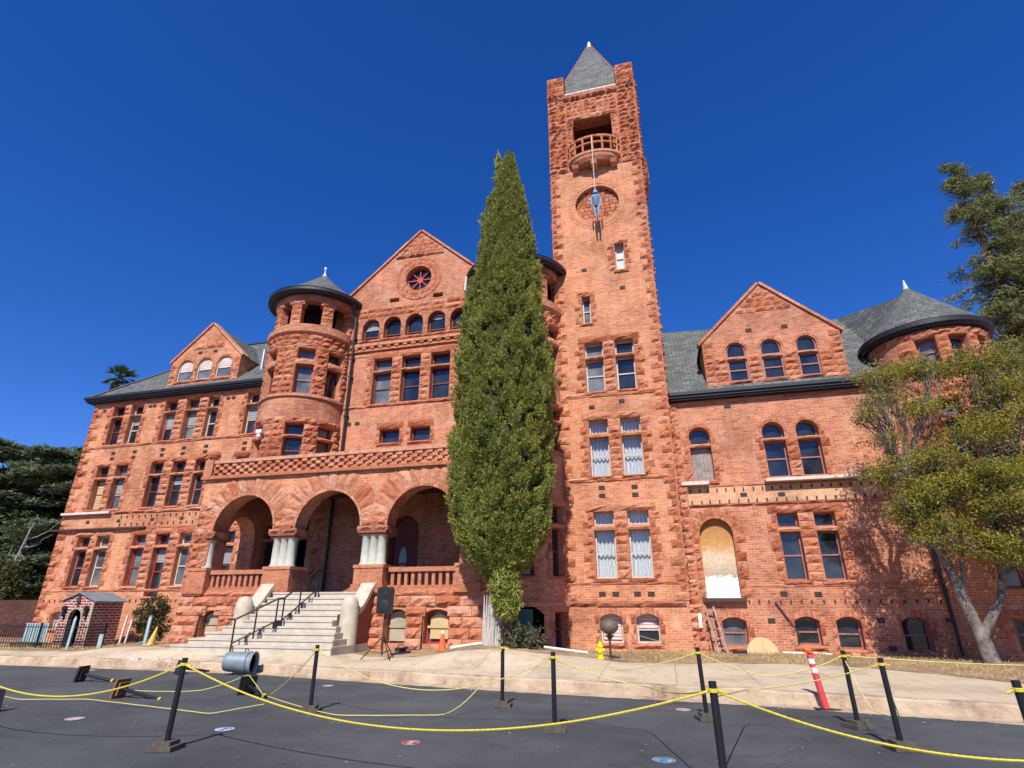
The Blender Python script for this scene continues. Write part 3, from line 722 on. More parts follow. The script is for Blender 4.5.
# ================================================================== TURRETS
def turret(cx, cy, r, ztop, angs_up, angs_low, name, z_low=6.6, ground=None, base=None, zbot=-.5):
    T = Round(cx, cy, r); A = lambda d: T.ang(d)
    hs = []; wl = []
    for a in angs_up: h = Hole(A(a - 11.5), A(a + 11.5), 9.86, 11.95); hs.append(h); wl.append((h, (11.2, 11.45)))
    for a in angs_low: h = Hole(A(a - 11.5), A(a + 11.5), 6.9, 8.57); hs.append(h); wl.append((h, (7.98, 8.09)))
    for a in (ground or []): h = Hole(A(a - 10), A(a + 10), 2.56, 4.92); hs.append(h); wl.append((h, (4.15, 4.3)))
    bl = []
    for a, ww in (base or []): h = Hole(A(a - ww), A(a + ww), .38, 1.45, 'rect', .3); hs.append(h); bl.append(h)
    mb = MB(); wall(mb, T, A(-180), A(180), zbot, 12.6, hs); mb.build('turret_wall', 'brick', CASTLE)
    for i, (h, tz) in enumerate(wl): window(T, h, tz, rnd.choice(['frame_red', 'frame_rosy']), rnd.choice(['glass', 'glass', 'glass_grey']), slab_w=.3, low_h=.27)
    for h in bl: window(T, h, None, 'frame_red', 'glass', .5, slab_w=.2)
    st = MB()
    courses(st, T, A(-100), A(118), 12.1, 12.62, .26, .3, .6, (), .03, .09)
    courses(st, T, A(-100), A(118), 9.9, 12.1, .275, .3, .55, [Hole(h.x0 - .02, h.x1 + .02, h.z0, h.z1 + .28) for h in hs], .02, .08)
    courses(st, T, A(-100), A(118), 8.57, 8.85, .28, .5, .8, (), .03, .1)
    courses(st, T, A(-100), A(118), 6.9, 8.57, .28, .3, .5, [Hole(h.x0 - .02, h.x1 + .02, h.z0, h.z1 + .2) for h in hs], .02, .07)
    st.groups('turret_stonework', 'stone', CASTLE)
    bd = MB(); bd.lathe([(r, 9.72), (r + .08, 9.74), (r + .08, 9.86), (r, 9.88)], (cx, cy), 48)
    bd.lathe([(r + .02, 12.6), (r + .16, 12.7), (r + .18, 12.9), (r + .05, 12.96), (r - .4, 12.97)], (cx, cy), 48)
    if zbot < 0: bd.lathe([(r, 1.6), (r + .07, 1.62), (r + .07, 1.75), (r, 1.77)], (cx, cy), 48)
    bd.groups('turret_band', 'stone', CASTLE, .02)
    # open loggia: pillars under the cone
    lp = MB(); lp.lathe([(r + .02, 12.9), (r + .02, 13.12), (r - .35, 13.12)], (cx, cy), 48)
    lp.lathe([(r - .35, 14.26), (r + .03, 14.26), (r + .05, 14.62), (r - .35, 14.62)], (cx, cy), 48)
    lp.build('loggia_wall', 'brick', CASTLE)
    for a in (-168, -126, -84, -42, -8, 34.7, 79, 120, 150):
        p = MB(); Tq = T
        for z0, z1 in ((13.1, 13.32), (13.32, 13.6), (13.6, 13.85), (13.85, 14.08)): rock(p, T, A(a + 13 - 7.5), A(a + 13 + 7.5), z0, z1, .0, .05, base=-.34)
        rock(p, T, A(a + 13 - 11), A(a + 13 + 11), 14.08, 14.27, .03, .07, base=-.36)
        p.build('pillar', 'stone', CASTLE)
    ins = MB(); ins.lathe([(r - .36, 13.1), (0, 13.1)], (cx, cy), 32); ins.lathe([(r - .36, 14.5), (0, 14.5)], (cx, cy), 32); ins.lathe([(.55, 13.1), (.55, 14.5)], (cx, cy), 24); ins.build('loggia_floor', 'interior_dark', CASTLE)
    ev = MB(); ev.lathe([(r - .2, 14.58), (r + .2, 14.58), (r + .24, 14.54), (r + .32, 14.54), (r + .34, 14.62), (r + .42, 14.64), (r + .42, 14.76), (r + .36, 14.82)], (cx, cy), 64)
    ev.build('gutter', 'gutter_black', CASTLE)
    rf = MB(); ra = r + .42; zt = ztop; prof = [(ra, 14.8), (ra * .72, 14.8 + (zt - 14.8) * .24), (ra * .4, 14.8 + (zt - 14.8) * .56), (.03, zt)]
    rf.lathe(prof, (cx, cy), 48); rfo = rf.build('turret_roof', 'slate', CASTLE)
    fn = MB(); fn.lathe([(.12, zt - .14), (.08, zt + .02), (.035, zt + .12), (.035, zt + .3), (.07, zt + .34), (.07, zt + .42), (0, zt + .5)], (cx, cy), 14); fn.build('finial', 'lead_white', rfo, True)
    return T
TL = turret(-14.87, 20.4, 1.85, 16.75, (-27, 27.5, 68), (-30, 26, 67), 'a', zbot=5.8)
TR = turret(-5.1, 20.4, 1.85, 16.5, (-68, -27, 27, 66), (-68, -27, 27, 66), 'b', ground=(-20, 20, 62), base=((64, 11),))
m = MB(); m.tube([(-12.75, 19.85, 14.5), (-12.72, 20.2, 14.0), (-12.7, 20.25, 6.3)], .055, 8)
for z in (12.9, 11.0, 9.2, 7.6): m.box(-12.78, -12.62, 20.17, 20.38, z, z + .07)
m.build('downpipe', 'gutter_black', CASTLE)
m = MB(); m.tube([(-6.95, 18.95, 14.5), (-7.0, 19.0, 13.9), (-7.2, 19.95, 13.3), (-7.2, 20.25, 7)], .05, 8); m.build('downpipe', 'lead_white', CASTLE)
# small white floodlight on the left turret
p = TL(TL.ang(-17), 0, 8.15); m = MB(); m.bar((p[0] + .02, p[1] + .1, p[2] - .5), (p[0], p[1] - .12, p[2] - .5 + .5), .05); m.box(p[0] - .13, p[0] + .13, p[1] - .28, p[1] - .1, p[2] - .0, p[2] + .14)
m.box(p[0] - .07, p[0] + .07, p[1] - .26, p[1] - .12, p[2] - .16, p[2] - .03); m.build('wall_floodlight', 'lamp_white', CASTLE)
# green basement doors under the right turret
m = MB(); A = TR.ang
h = Hole(A(10), A(38), .3, 1.62, 'rect', .3)
for q in range(24): m.box(A(8 + 4 * q / 3), A(8 + 4 * (q + 1) / 3), -.02, .015, .28, 1.64 - .0035 * abs(q - 11.5) ** 1.75, 0, lambda u, d, z: TR(u, d, z))  # black shell on the wall drawn in place of a shaded recess
m.build('recess_shade', 'void', CASTLE)
m = MB(); 
for q in range(5): m.box(A(11 + 3.4 * q), A(14.2 + 3.4 * q), .015, .04 + .006 * (q % 2), .3, 1.54, 0, lambda u, d, z: TR(u, d, z))
gd = m.build('basement_door', 'green_paint', CASTLE); gd['label'] = 'green painted basement door'
m = MB(); m.tube([(-5.0, 18.4, 1.2), (-5.0, 18.4, 2.9)], .06, 8); m.build('drain_pipe', 'green_paint', CASTLE)

# ================================================================== TOWER
F = Flat(20.0); TX0, TX1 = -3.4, .64
tw = []
for za, zb, zc, zd in ((2.5, 4.07, 4.25, 4.71), (5.97, 7.42, 7.58, 8.1), (9.23, 10.6, 10.72, 11.3)):
    for a, b in ((-2.28, -1.57), (-1.11, -.39)): tw.append((Hole(a, b, za, zd), (zb, zc)))
slit = [Hole(-.8, -.43, 14.47, 15.76), Hole(-2.29, -1.95, 12.19, 13.4)]
tb = [Hole(-2.24, -1.52, .52, 1.4, 'seg'), Hole(-1.08, -.35, .52, 1.4, 'seg')]
disc = Hole(-1.4 - .95, -1.4 + .95, 17.03, 18.93, 'circle', .22)
bel = Hole(-2.28, -.48, 20.4, 22.95, 'rect', .6)
m = MB(); wall(m, F, TX0, TX1, -.5, 20.1, [h for h, _ in tw] + slit + tb + [disc])
for x in (TX0, TX1): m.poly([(x, 20, -.5), (x, 24.04, -.5), (x, 24.04, 20.1), (x, 20, 20.1)])
m.poly([(TX0, 24.04, -.5), (TX1, 24.04, -.5), (TX1, 24.04, 20.1), (TX0, 24.04, 20.1)])
m.build('tower_wall', 'brick_warm', CASTLE)
for i, (h, tz) in enumerate(tw):
    l_ = i % 2 == 0
    window(F, h, tz, 'frame_pale', ['glass_white', 'glass', 'glass', 'glass', 'glass_grey', 'glass'][i], curtain=i < 4, jambL=l_, jambR=not l_, slab_w=.38, low_h=.26,
           label='window hung with white lace curtains' if i < 4 else None)
for h in slit: window(F, h, None, 'frame_pale', 'glass_white' if h.x0 > -1 else 'glass_grey', .5, slab_w=.3, low_h=.27)
for i, h in enumerate(tb): window(F, h, None, 'frame_pale', 'glass', .5, slab_w=.2, blind=('sill_white', .5 if i else .9))
m = MB()
for za, zd in ((2.5, 4.71), (5.97, 8.1), (9.23, 11.3)):
    n = round((zd - za) / .26)
    for j in range(n): rock(m, F, -1.57, -1.11, za + (zd - za) * j / n, za + (zd - za) * (j + 1) / n, .03, .08)
SR = Flat(x=TX1, face=1); SLf = Flat(x=TX0, face=-1)
for u, sg in ((TX0, 1), (TX1, -1)): quoins(m, F, u, sg, 1.8, 20.0, .27, .22, .42, .02, .07)
quoins(m, SR, 20.0, 1, 1.8, 20.0, .27, .22, .42, .03, .1); quoins(m, SLf, 20.0, 1, 8, 20.0, .27, .22, .42, .02, .07)
m.groups('quoin_stones', 'stone', CASTLE)
band(F, -3.3, .55, 1.62, 1.8, .05, .1, 'stone_dark'); band(F, -3.3, .55, 2.3, 2.44, .02, .04); band(F, -3.3, .55, 5.78, 5.92, .03, .06); band(F, -3.3, .55, 9.0, 9.2, .03, .07)
for u, z in ((-1.93, 5.55), (-1.93, 5.27), (-.78, 5.53), (-.78, 5.25), (-2.12, 2.0), (-1.68, 2.0), (-.97, 2.0), (-.53, 2.0), (-2.12, 8.6), (-1.0, 8.75), (-2.12, 14.67), (-.62, 13.6)): vent(F, u, z)
# blank clock face
m = MB()
T_ = Flat(20.2); cc = (-1.4, 17.98)
r = .95; s_ = .19; nrow = int(2 * r / s_)
for j in range(nrow + 1):
    z0 = cc[1] - r + j * s_; hw = math.sqrt(max(0, r * r - (z0 + s_ / 2 - cc[1]) ** 2))
    if hw > .1: courses(m, T_, cc[0] - hw, cc[0] + hw, z0, z0 + s_, s_, .17, .23, (), .005, .025)
cf = m.build('clock_face', 'stone', CASTLE); cf['label'] = 'blank round clock recess of small rough stones'
m = MB()
for q in range(3): voussoirs(m, F, cc[0], cc[1], .95 + .12 * q, .95 + .12 * (q + 1) - .004, 44 + 6 * q, .012 + .012 * (q % 2), .03, 0, 360, smooth_=True)
m.build('clock_ring', 'brick_warm', CASTLE)
# belfry
ZB, ZT = 20.0, 24.6; W0, W1 = TX0 - .03, TX1 + .05
m = MB(); B = Flat(19.98)
wall(m, B, W0, W1, ZB, ZT, [bel]); bh = Hole(21.1, 22.95, 20.4, 22.95, 'rect', .6)
for Tq in (Flat(x=W1, face=1), Flat(x=W0, face=-1)): wall(m, Tq, 19.98, 24.06, ZB, ZT, [bh])
wall(m, Flat(24.06, face=1), W0, W1, ZB, ZT, [bel]); m.build('belfry_wall', 'stone', CASTLE)
m = MB(); xa, xb, ya, yb = W0 + .6, W1 - .6, 20.58, 23.46
m.box(xa - .55, xb + .55, ya - .55, yb + .55, 20.25, 20.39); m.box(xa - .55, xb + .55, ya - .55, yb + .55, 23.0, 23.1); m.box(xa + .3, xb - .3, ya + .7, yb - .5, 20.39, 23.0)
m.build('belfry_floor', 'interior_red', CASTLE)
m = MB(); BB = Hole(bel.x0 - .02, bel.x1 + .02, 19, 22.97)
for Tq, a, b, hh in ((B, W0, W1, BB), (Flat(x=W1, face=1), 19.98, 24.06, Hole(21.08, 22.97, 19, 22.97))):
    courses(m, Tq, a, a + .85, ZB, ZT, .24, .25, .6, (), .03, .11); courses(m, Tq, b - .85, b, ZB, ZT, .24, .25, .6, (), .03, .11)
    courses(m, Tq, a + .87, b - .87, ZB, 22.95, .27, .25, .6, [hh], .0, .05)
    courses(m, Tq, a + .87, b - .87, 22.97, 23.25, .28, .5, .9, (), .03, .08); courses(m, Tq, a + .87, b - .87, 23.25, 24.25, .25, .25, .34, (), .0, .06)
    courses(m, Tq, a + .87, a + 1.2, 22.6, 22.94, .2, .3, .4, (), .03, .07); courses(m, Tq, b - 1.2, b - .87, 22.6, 22.94, .2, .3, .4, (), .03, .07)
m.groups('belfry_stonework', 'stone', CASTLE)
m = MB()
for Tq, a, b in ((B, W0, W1), (Flat(x=W1, face=1), 19.98, 24.06)):
    courses(m, Tq, a + .7, b - .7, 24.25, 24.45, .2, .3, .7, (), .08, .16); courses(m, Tq, a + .7, b - .7, 24.45, 24.75, .3, .3, .6, (), .0, .02)
    for c in (a, b - .8): courses(m, Tq, c, c + .8, 24.4, 24.75, .17, .2, .4, (), .08, .17)
m.groups('belfry_cornice', 'stone_dark', CASTLE)
for cx in (W0 + .4, W1 - .4):
    for cy in (20.38, 23.66):
        p = MB()
        for Tq, a in ((Flat(cy - .38), cx - .4), (Flat(x=cx + .38, face=1), cy - .4), (Flat(x=cx - .38), cy - .4), (Flat(cy + .38, face=1), cx - .4)):
            courses(p, Tq, a, a + .8, 24.6, 25.98, .2, .3, .6, (), .02, .07)
        p.box(cx - .38, cx + .38, cy - .38, cy + .38, 24.5, 26.0); p.build('corner_pier', 'stone', CASTLE)
m = MB(); rx0, rx1, ry0, ry1, rz = W0 + .25, W1 - .25, 20.22, 23.82, 24.85; ap = ((rx0 + rx1) / 2, 22.02, 30.5)
cs = [(rx0, ry0, rz), (rx1, ry0, rz), (rx1, ry1, rz), (rx0, ry1, rz)]
for i in range(4): m.poly([cs[i], cs[(i + 1) % 4], ap])
trf = m.build('tower_roof', 'slate', CASTLE)
m = MB()
for c in cs: m.tube([c, ap], .04, 6)
m.build('hip_cap', 'frame_rosy', trf)
m = MB(); m.lathe([(.16, 30.1), (.1, 30.45), (.06, 30.62), (0, 30.7)], (ap[0], ap[1]), 10); m.build('finial', 'lead_white', trf)
m = MB(); m.box(rx0 + .5, rx1 - .5, ry0 - .12, ry0 + .06, rz - .06, rz + .06); m.box(rx0 + .5, rx1 - .5, ry0 - .05, ry0 + .1, rz + .06, rz + .16)
m.box(rx1 - .06, rx1 + .12, ry0 + .5, ry1 - .5, rz - .06, rz + .06); m.build('gutter', 'lead_white', CASTLE)
m = MB(); m.box(W0 + .1, W1 - .1, 20.06, 23.9, 24.5, 24.74); m.build('belfry_deck', 'stone_dark', CASTLE)
def balcony(cx, T, r=1.14, dp=.62, dz=-.3):
    m = MB()
    pr = [(r * math.cos(math.pi * i / 16), dp * math.sin(math.pi * i / 16)) for i in range(17)]
    for z0, z1, k1, k2 in ((20.6, 20.72, 1.04, 1.04), (20.44, 20.6, .92, 1.0), (20.28, 20.44, .76, .92)):
        V = [T(cx + a * k1, b * k1, z0 + dz) for a, b in pr] + [T(cx + a * k2, b * k2, z1 + dz) for a, b in pr]; n = 17
        m.add(V, [(i, i + 1, i + 1 + n, i + n) for i in range(n - 1)] + [tuple(range(n)), tuple(range(n, 2 * n))])
    bo = m.build('balcony', 'stone', CASTLE)
    m = MB()
    for z0, z1 in ((21.44, 21.55), (21.1, 21.17)):
        for (a, b), (c, d) in zip(pr, pr[1:]): m.bar(T(cx + a, b, (z0 + z1) / 2 + dz), T(cx + c, d, (z0 + z1) / 2 + dz), .09, z1 - z0)
    for i in range(0, 17, 2): m.bar(T(cx + pr[i][0] * .99, pr[i][1] * .99, 20.72 + dz), T(cx + pr[i][0] * .99, pr[i][1] * .99, 21.47 + dz), .09)
    m.build('railing', 'stone', bo)
    for q in (-.85, 0, .85):
        m = MB(); dd = (.5 if q == 0 else .32) * dp / .62; hh = .0 if q else .1
        m.prism([(0, 20.36 + dz), (dd, 20.34 + dz), (dd - .08, 20.2 - hh * .5 + dz), (0, 20.1 - hh * .5 + dz)], lambda u, d, z: T(cx + q + d, u, z), -.14, .14); m.build('corbel', 'stone', bo)
balcony(-1.38, B); balcony(22.02, Flat(x=W1, face=1), 1.1, .26, -.5)

# ================================================================== RIGHT WING
F = Flat(20.7); RX0, RX1 = .64, 9.7
up = [Hole(1.27, 2.0, 5.77, 7.74, 'round'), Hole(3.77, 4.49, 5.78, 7.74, 'round'), Hole(4.88, 5.6, 5.78, 7.74, 'round')]
dh = Hole(1.24, 2.32, 1.88, 4.44, 'round', .3)
lo = [Hole(3.78, 4.42, 2.4, 4.53), Hole(4.91, 5.55, 2.4, 4.53)]
ba = [Hole(1.6, 2.34, .44, 1.3, 'seg'), Hole(3.76, 4.48, .5, 1.33, 'seg'), Hole(4.95, 5.64, .4, 1.33, 'seg'), Hole(6.74, 7.48, .36, 1.34, 'seg')]
m = MB(); wall(m, F, RX0, RX1, -.5, 8.95, up + [dh] + lo + ba); m.build('wing_wall', 'brick', CASTLE)
m = MB(); m.poly([(14, 33, -.5), (RX0, 33, -.5), (RX0, 33, 8.95), (14, 33, 8.95)]); m.build('rear_wall', 'brick', CASTLE)
w_ = window(F, up[0], (6.98, 7.1), 'frame_rosy', 'glass', 0, slab_w=.3); w_['label'] = 'arched window boarded with grey planks below'
m = MB()
for q in range(5): m.box(1.31 + q * .131, 1.31 + (q + 1) * .131 - .006, 20.9, 20.94, 5.8, 6.95)
m.build('planks', 'wood_grey', w_)
for i, h in enumerate(up[1:]): window(F, h, (7.05, 7.15), 'frame_rosy', 'glass', .5, jambL=i == 0, jambR=i == 1, slab_w=.3)
for i, h in enumerate(lo): window(F, h, (3.92, 4.07), 'frame_rosy', 'glass', .5, jambL=i == 0, jambR=i == 1, slab_w=.34, low_h=.3)
for i, h in enumerate(ba): window(F, h, None, 'frame_rosy', ['glass_grey', 'glass', 'glass', 'glass'][i], .5, slab_w=.2)
m = MB(); o = dh.outline(); m.poly([F(u, -.22, z) for u, z in o]); m.poly([F(u, -.24, z) for u, z in reversed(o)])
for i in range(2, len(o) - 1): m.bar(F(o[i][0], -.2, o[i][1]), F(o[i + 1][0], -.2, o[i + 1][1]), .05)
bd_ = m.build('blocked_doorway', 'door_board', CASTLE); bd_['label'] = 'arched doorway closed by a stained board, ochre above and white below'
sm = MB(); quoins(sm, F, 1.24, -1, 1.88, 3.9, .27, .2, .36, start=1); quoins(sm, F, 2.32, 1, 1.88, 3.9, .27, .2, .36)
for q in range(3): voussoirs(sm, F, 1.78, 3.9, .545 + .12 * q, .545 + .12 * (q + 1) - .004, 19 + 5 * q, .012 + .01 * (q % 2), .03, smooth_=True)
sm.build('surround', 'stone', bd_)
m = MB(); m.box(1.1, 2.45, 20.5, 20.9, 1.76, 1.87); m.build('door_sill', 'iron_rust', CASTLE)
m = MB()
for a, b, za, zd in ((4.49, 4.88, 5.78, 7.1), (4.42, 4.91, 2.4, 4.53)):
    n = round((zd - za) / .27)
    for j in range(n): rock(m, F, a, b, za + (zd - za) * j / n, za + (zd - za) * (j + 1) / n, .03, .08)
quoins(m, F, .72, 1, 1.9, 8.7, .27, .15, .26)
courses(m, F, 3.5, 5.85, 4.55, 4.82, .27, .9, 1.2, (), .03, .08)
m.groups('quoin_stones', 'stone', CASTLE)
# the battered stub of a torn-off porch beside the tower
m = MB()
for T1, a, b in ((Flat(20.12), .55, 1.05), (Flat(x=1.05, face=1), 20.12, 20.72)): courses(m, T1, a, b, .1, 1.7, .25, .25, .5, (), .02, .1)
m.box(.55, 1.03, 20.12, 20.72, .0, 1.68); m.box(.62, 1.0, 20.4, 20.72, 1.68, 5.5)
courses(m, Flat(20.4), .62, 1.0, 1.7, 5.5, .25, .2, .4, (), .02, .08); m.build('porch_stub', 'stone_pink', CASTLE)
m = MB(); wall(m, Flat(20.685), 1.0, 7.1, 4.93, 5.5); m.build('brick_strip', 'brick_pale', CASTLE)
band(F, .9, 7.6, 4.84, 4.93, .03, .06, 'stone_dark'); band(F, .9, 8, 5.5, 5.57, .01, .03); band(F, RX0, 8.2, 8.62, 8.75, .03, .06); band(F, 2.5, 8.2, 2.2, 2.3, .015, .03)
m = MB(); m.box(.82, 1.75, 20.42, 20.7, 5.58, 5.7); m.build('ledge_board', 'sill_white', CASTLE)
m = MB(); m.box(3.58, 6.9, 20.4, 20.7, 5.58, 5.68); m.build('ledge_board', 'sill_white', CASTLE)
stubs(Flat(20.68), 1.1, 7.2, 5.4, .3); stubs(Flat(20.68), 1.1, 7.2, 5.0, .3); stubs(F, 2.5, 8.2, 1.76, .32)
for u, z in ((2.85, 5.2), (4.05, 5.16), (2.75, 8.45), (3.6, 2.0), (6.2, 1.22), (6.35, .45), (3.1, 1.2), (4.6, 1.98)): vent(F, u, z, .22, .17)
m = MB(); m.bar((3.3, 20.66, 1.75), (3.85, 20.66, .8), .05); m.build('loose_strut', 'iron_rust', CASTLE)
m = MB(); m.tube([(8.0, 20.55, 4.6), (8.1, 20.55, .3)], .07, 8)
for z in (1.2, 2.6, 4.0): m.box(7.92, 8.18, 20.5, 20.68, z, z + .08)
m.build('downpipe', 'gutter_black', CASTLE)
# roof
EZ, EY, RZ, RY = 9.0, 20.45, 14.1, 25.55
m = MB()
m.poly([(.66, EY, EZ), (8.6, EY, EZ), (8.3, 24.6, 13.35), (.66, RY, RZ)])
m.poly([(8.6, EY, EZ), (9.7, 21.4, 12.5), (8.3, 24.6, 13.35)])
m.poly([(9.7, 21.4, 12.5), (13, 25, 9), (8.3, 24.6, 13.35)])
m.poly([(.66, RY, RZ), (8.3, 24.6, 13.35), (13, 30, 9), (.66, 30, 9)])
m.poly([(.66, EY, EZ - .06), (9.2, EY, EZ - .06), (9.2, 30, EZ - .06), (.66, 30, EZ - .06)])
m.build('roof', 'slate', CASTLE)
gutter(.72, 8.15, EY, EZ)
# stone-fronted dormer
FD = Flat(20.75)
dw = [Hole(a, b, 9.42, 11.0, 'round', .12) for a, b in ((3.0, 3.7), (4.22, 4.94), (5.46, 6.15))]
dormer(FD, 20.75, 2.17, 7.0, 8.9, 11.1, 4.56, 13.4, dw, 4.2, 'brick')
for i, h in enumerate(dw): window(FD, h, (10.28, 10.38), 'frame_rosy', 'glass', .5, jambL=False, jambR=False, slab_w=.3, blind=None)
m = MB()
courses(m, FD, 2.17, 7.0, 9.2, 10.42, .24, .3, .6, dw, .02, .07)
for r in range(4):
    z0 = 12.2 + .22 * r; hw = (13.4 - z0 - .24) / .96
    if hw > .15: courses(m, FD, 4.56 - hw, 4.56 + hw, z0, z0 + .22, .22, .3, .5, (), .02, .06)
quoins(m, FD, 2.17, 1, 10.42, 11.1, .23, .25, .4); quoins(m, FD, 7.0, -1, 10.42, 11.1, .23, .25, .4)
m.groups('dormer_stonework', 'stone', CASTLE)
for u in (3.93, 5.2): vent(FD, u, 11.45)
# corner turret
cx, cy, r = 9.68, 21.2, 1.75; T = Round(cx, cy, r); A = T.ang
hs = [Hole(A(a - 9.5), A(a + 9.5), 8.95, 9.9) for a in (-22, 9, 40)] + [Hole(A(-25), A(-8), 5.8, 7.7), Hole(A(5), A(22), 5.8, 7.7), Hole(A(-20), A(0), 2.1, 4.5), Hole(A(-20), A(0), .45, 1.3)]
m = MB(); wall(m, T, A(-180), A(180), -.5, 10.2, hs); m.build('turret_wall', 'brick', CASTLE)
for i, h in enumerate(hs): window(T, h, (7.08, 7.18) if i in (3, 4) else None, 'frame_rosy', ['glass_grey', 'glass', 'glass', 'glass_grey', 'glass', 'glass_grey', 'glass'][i], .5, slab_w=.3, low_h=.26)
m = MB(); courses(m, T, A(-48), A(110), 9.0, 9.95, .24, .3, .5, [Hole(h.x0, h.x1, h.z0, h.z1 + .02) for h in hs], .02, .08); courses(m, T, A(-75), A(110), 9.95, 10.2, .25, .4, .7, (), .03, .08)
courses(m, T, A(-75), A(110), 7.75, 8.3, .27, .4, .7, (), .02, .07)
m.groups('turret_stonework', 'stone', CASTLE)
m = MB(); m.lathe([(r, 10.2), (r + .16, 10.2), (r + .18, 10.28), (r + .26, 10.3), (r + .26, 10.44), (r + .22, 10.5)], (cx, cy), 64); m.build('gutter', 'gutter_black', CASTLE)
m = MB(); m.lathe([(r + .24, 10.48), (r * .6, 11.5), (.03, 12.7)], (cx, cy), 48); cr_ = m.build('turret_roof', 'slate', CASTLE)
m = MB(); m.lathe([(.13, 12.5), (.08, 12.7), (.03, 13.0), (0, 13.05)], (cx, cy), 12); m.build('finial', 'plaster_blue', cr_)
m = MB(); m.box(cx, cx + 7, 21.6, 33, -.5, 8.9); m.build('wing_wall', 'brick', CASTLE)

# ================================================================== PORCH
Y0, Y1 = 17.5, 18.25; F = Flat(Y0); Q0, Q1 = -16.65, -5.5; ZF, ZC = 2.06, 6.2
AC = (-14.62, -11.19, -7.66); AR = 1.33; ZS = 4.17
ahs = [Hole(c - AR, c + AR, ZF, ZS + AR, 'round', Y1 - Y0) for c in AC]
m = MB(); wall(m, F, Q0, Q1, ZS - .02, ZC, [Hole(h.x0, h.x1, ZS - .02, h.z1, 'round', Y1 - Y0, sill=False) for h in ahs])
wall(m, Flat(Y1, face=1), Q0, Q1, ZS - .02, ZC, [Hole(h.x0, h.x1, ZS - .02, h.z1, 'round', .01, sill=False) for h in ahs])
eh = Hole(18.35, 19.85, ZF + .1, ZS + .75, 'round', .7)
for Xw, fc in ((Q0, -1), (Q0 + .7, 1), (Q1, 1), (Q1 - .7, -1)): wall(m, Flat(x=Xw, face=fc), Y0 + .01, 20.4, ZF, ZC, [eh] if Xw in (Q0, Q0 + .7) else [], reveal=Xw == Q0)
for xa, xb in ((Q0, Q0 + .7), (Q1 - .7, Q1)):
    m.poly([(xa, Y0, ZF), (xb, Y0, ZF), (xb, Y0, ZS), (xa, Y0, ZS)]); m.poly([(xa, Y1, ZF), (xb, Y1, ZF), (xb, Y1, ZS), (xa, Y1, ZS)])
m.build('porch_wall', 'brick_warm', CASTLE)
m = MB()
for c in AC: voussoirs(m, F, c, ZS, AR + .01, AR + .72, 15, .03, .09)
for c in AC: voussoirs(m, F, c, ZS, AR - .07, AR + .005, 24, .05, .06, smooth_=True)
# corner stones left and right, tapering out toward the ground
for a, b in ((Q0, AC[0] - AR - .02), (AC[2] + AR + .02, Q1)): courses(m, F, a, b, ZF, 5.2, .28, .3, .6, (), .02, .09)
for a, b in ((AC[0] + AR, AC[1] - AR), (AC[1] + AR, AC[2] - AR)): courses(m, F, a - .05, b + .05, ZS, 4.75, .29, .3, .5, (), .02, .08)
for Xw, fc in ((Q0, -1), (Q1, 1)): courses(m, Flat(x=Xw, face=fc), Y0, Y0 + .8, ZF, 6, .28, .3, .6, (), .02, .09)
m.groups('arch_stones', 'stone_pink', CASTLE)
# base
bh = [Hole(-15.72, -14.92, .66, 1.5, 'seg', .35), Hole(-8.72, -7.97, .55, 1.54, 'seg', .35), Hole(-7.42, -6.55, .55, 1.54, 'seg', .35)]
m = MB(); wall(m, F, Q0, Q1, -.3, ZF - .1, bh)
for Xw, fc in ((Q0, -1), (Q1, 1)): wall(m, Flat(x=Xw, face=fc), Y0, 20.4, -.3, ZF)
m.build('porch_base', 'brick_warm', CASTLE)
m = MB(); bat = lambda u, d, z: (u, d + max(0, (1.9 - z)) * .12)
courses(m, F, Q0 - .08, Q1 + .06, .1, 1.95, .33, .4, .85, bh, .03, .11, skew=bat)
courses(m, F, Q0 - .12, Q1 + .1, 1.95, 2.09, .14, .8, 1.5, [Hole(-12.5, -9.9, 1.5, 2.3)], .05, .08)
courses(m, Flat(x=Q1, face=1), Y0, 18.9, .1, 1.95, .33, .4, .8, (), .03, .1); courses(m, Flat(x=Q0, face=-1), Y0, 20, .1, 1.95, .33, .4, .8, (), .03, .1)
m.groups('base_stones', 'stone_pink', CASTLE)
for i, h in enumerate(bh):
    wb = window(F, h, None, 'bright_red' if i == 2 else 'frame_red', 'glass_grey', .5, surround=None, blind=None); wb['label'] = 'basement window filled with %s boards' % ('tan' if i == 2 else 'grey')
    pb = MB(); o = h.outline(inset=.14 if i == 2 else .06); zmid = (h.z0 + h.z1) / 2
    pb.prism(o, F, -.24, -.27); pb.box(h.x0 + .05, h.x1 - .05, Y0 + .2, Y0 + .23, zmid - .05, zmid + .02)
    pb.build('board', 'ply_tan' if i == 2 else 'ply_grey', wb)
# floor, ceiling, deck
m = MB(); m.box(Q0 + .05, Q1 - .05, Y0 + .05, 20.39, ZF - .2, ZF); m.build('porch_floor', 'porch_boards', CASTLE)
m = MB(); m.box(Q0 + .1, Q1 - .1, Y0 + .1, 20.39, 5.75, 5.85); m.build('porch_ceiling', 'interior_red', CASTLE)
m = MB(); m.box(Q0, Q1, Y0 + .02, 20.39, 6.0, 6.18)
m.box(Q0 - .14, Q1 + .14, Y0 - .14, Y0 + .5, 6.1, 6.22); m.box(Q0 - .14, Q0 + .4, Y0 + .5, 20.3, 6.1, 6.215); m.build('porch_cornice', 'stone_pink', CASTLE)
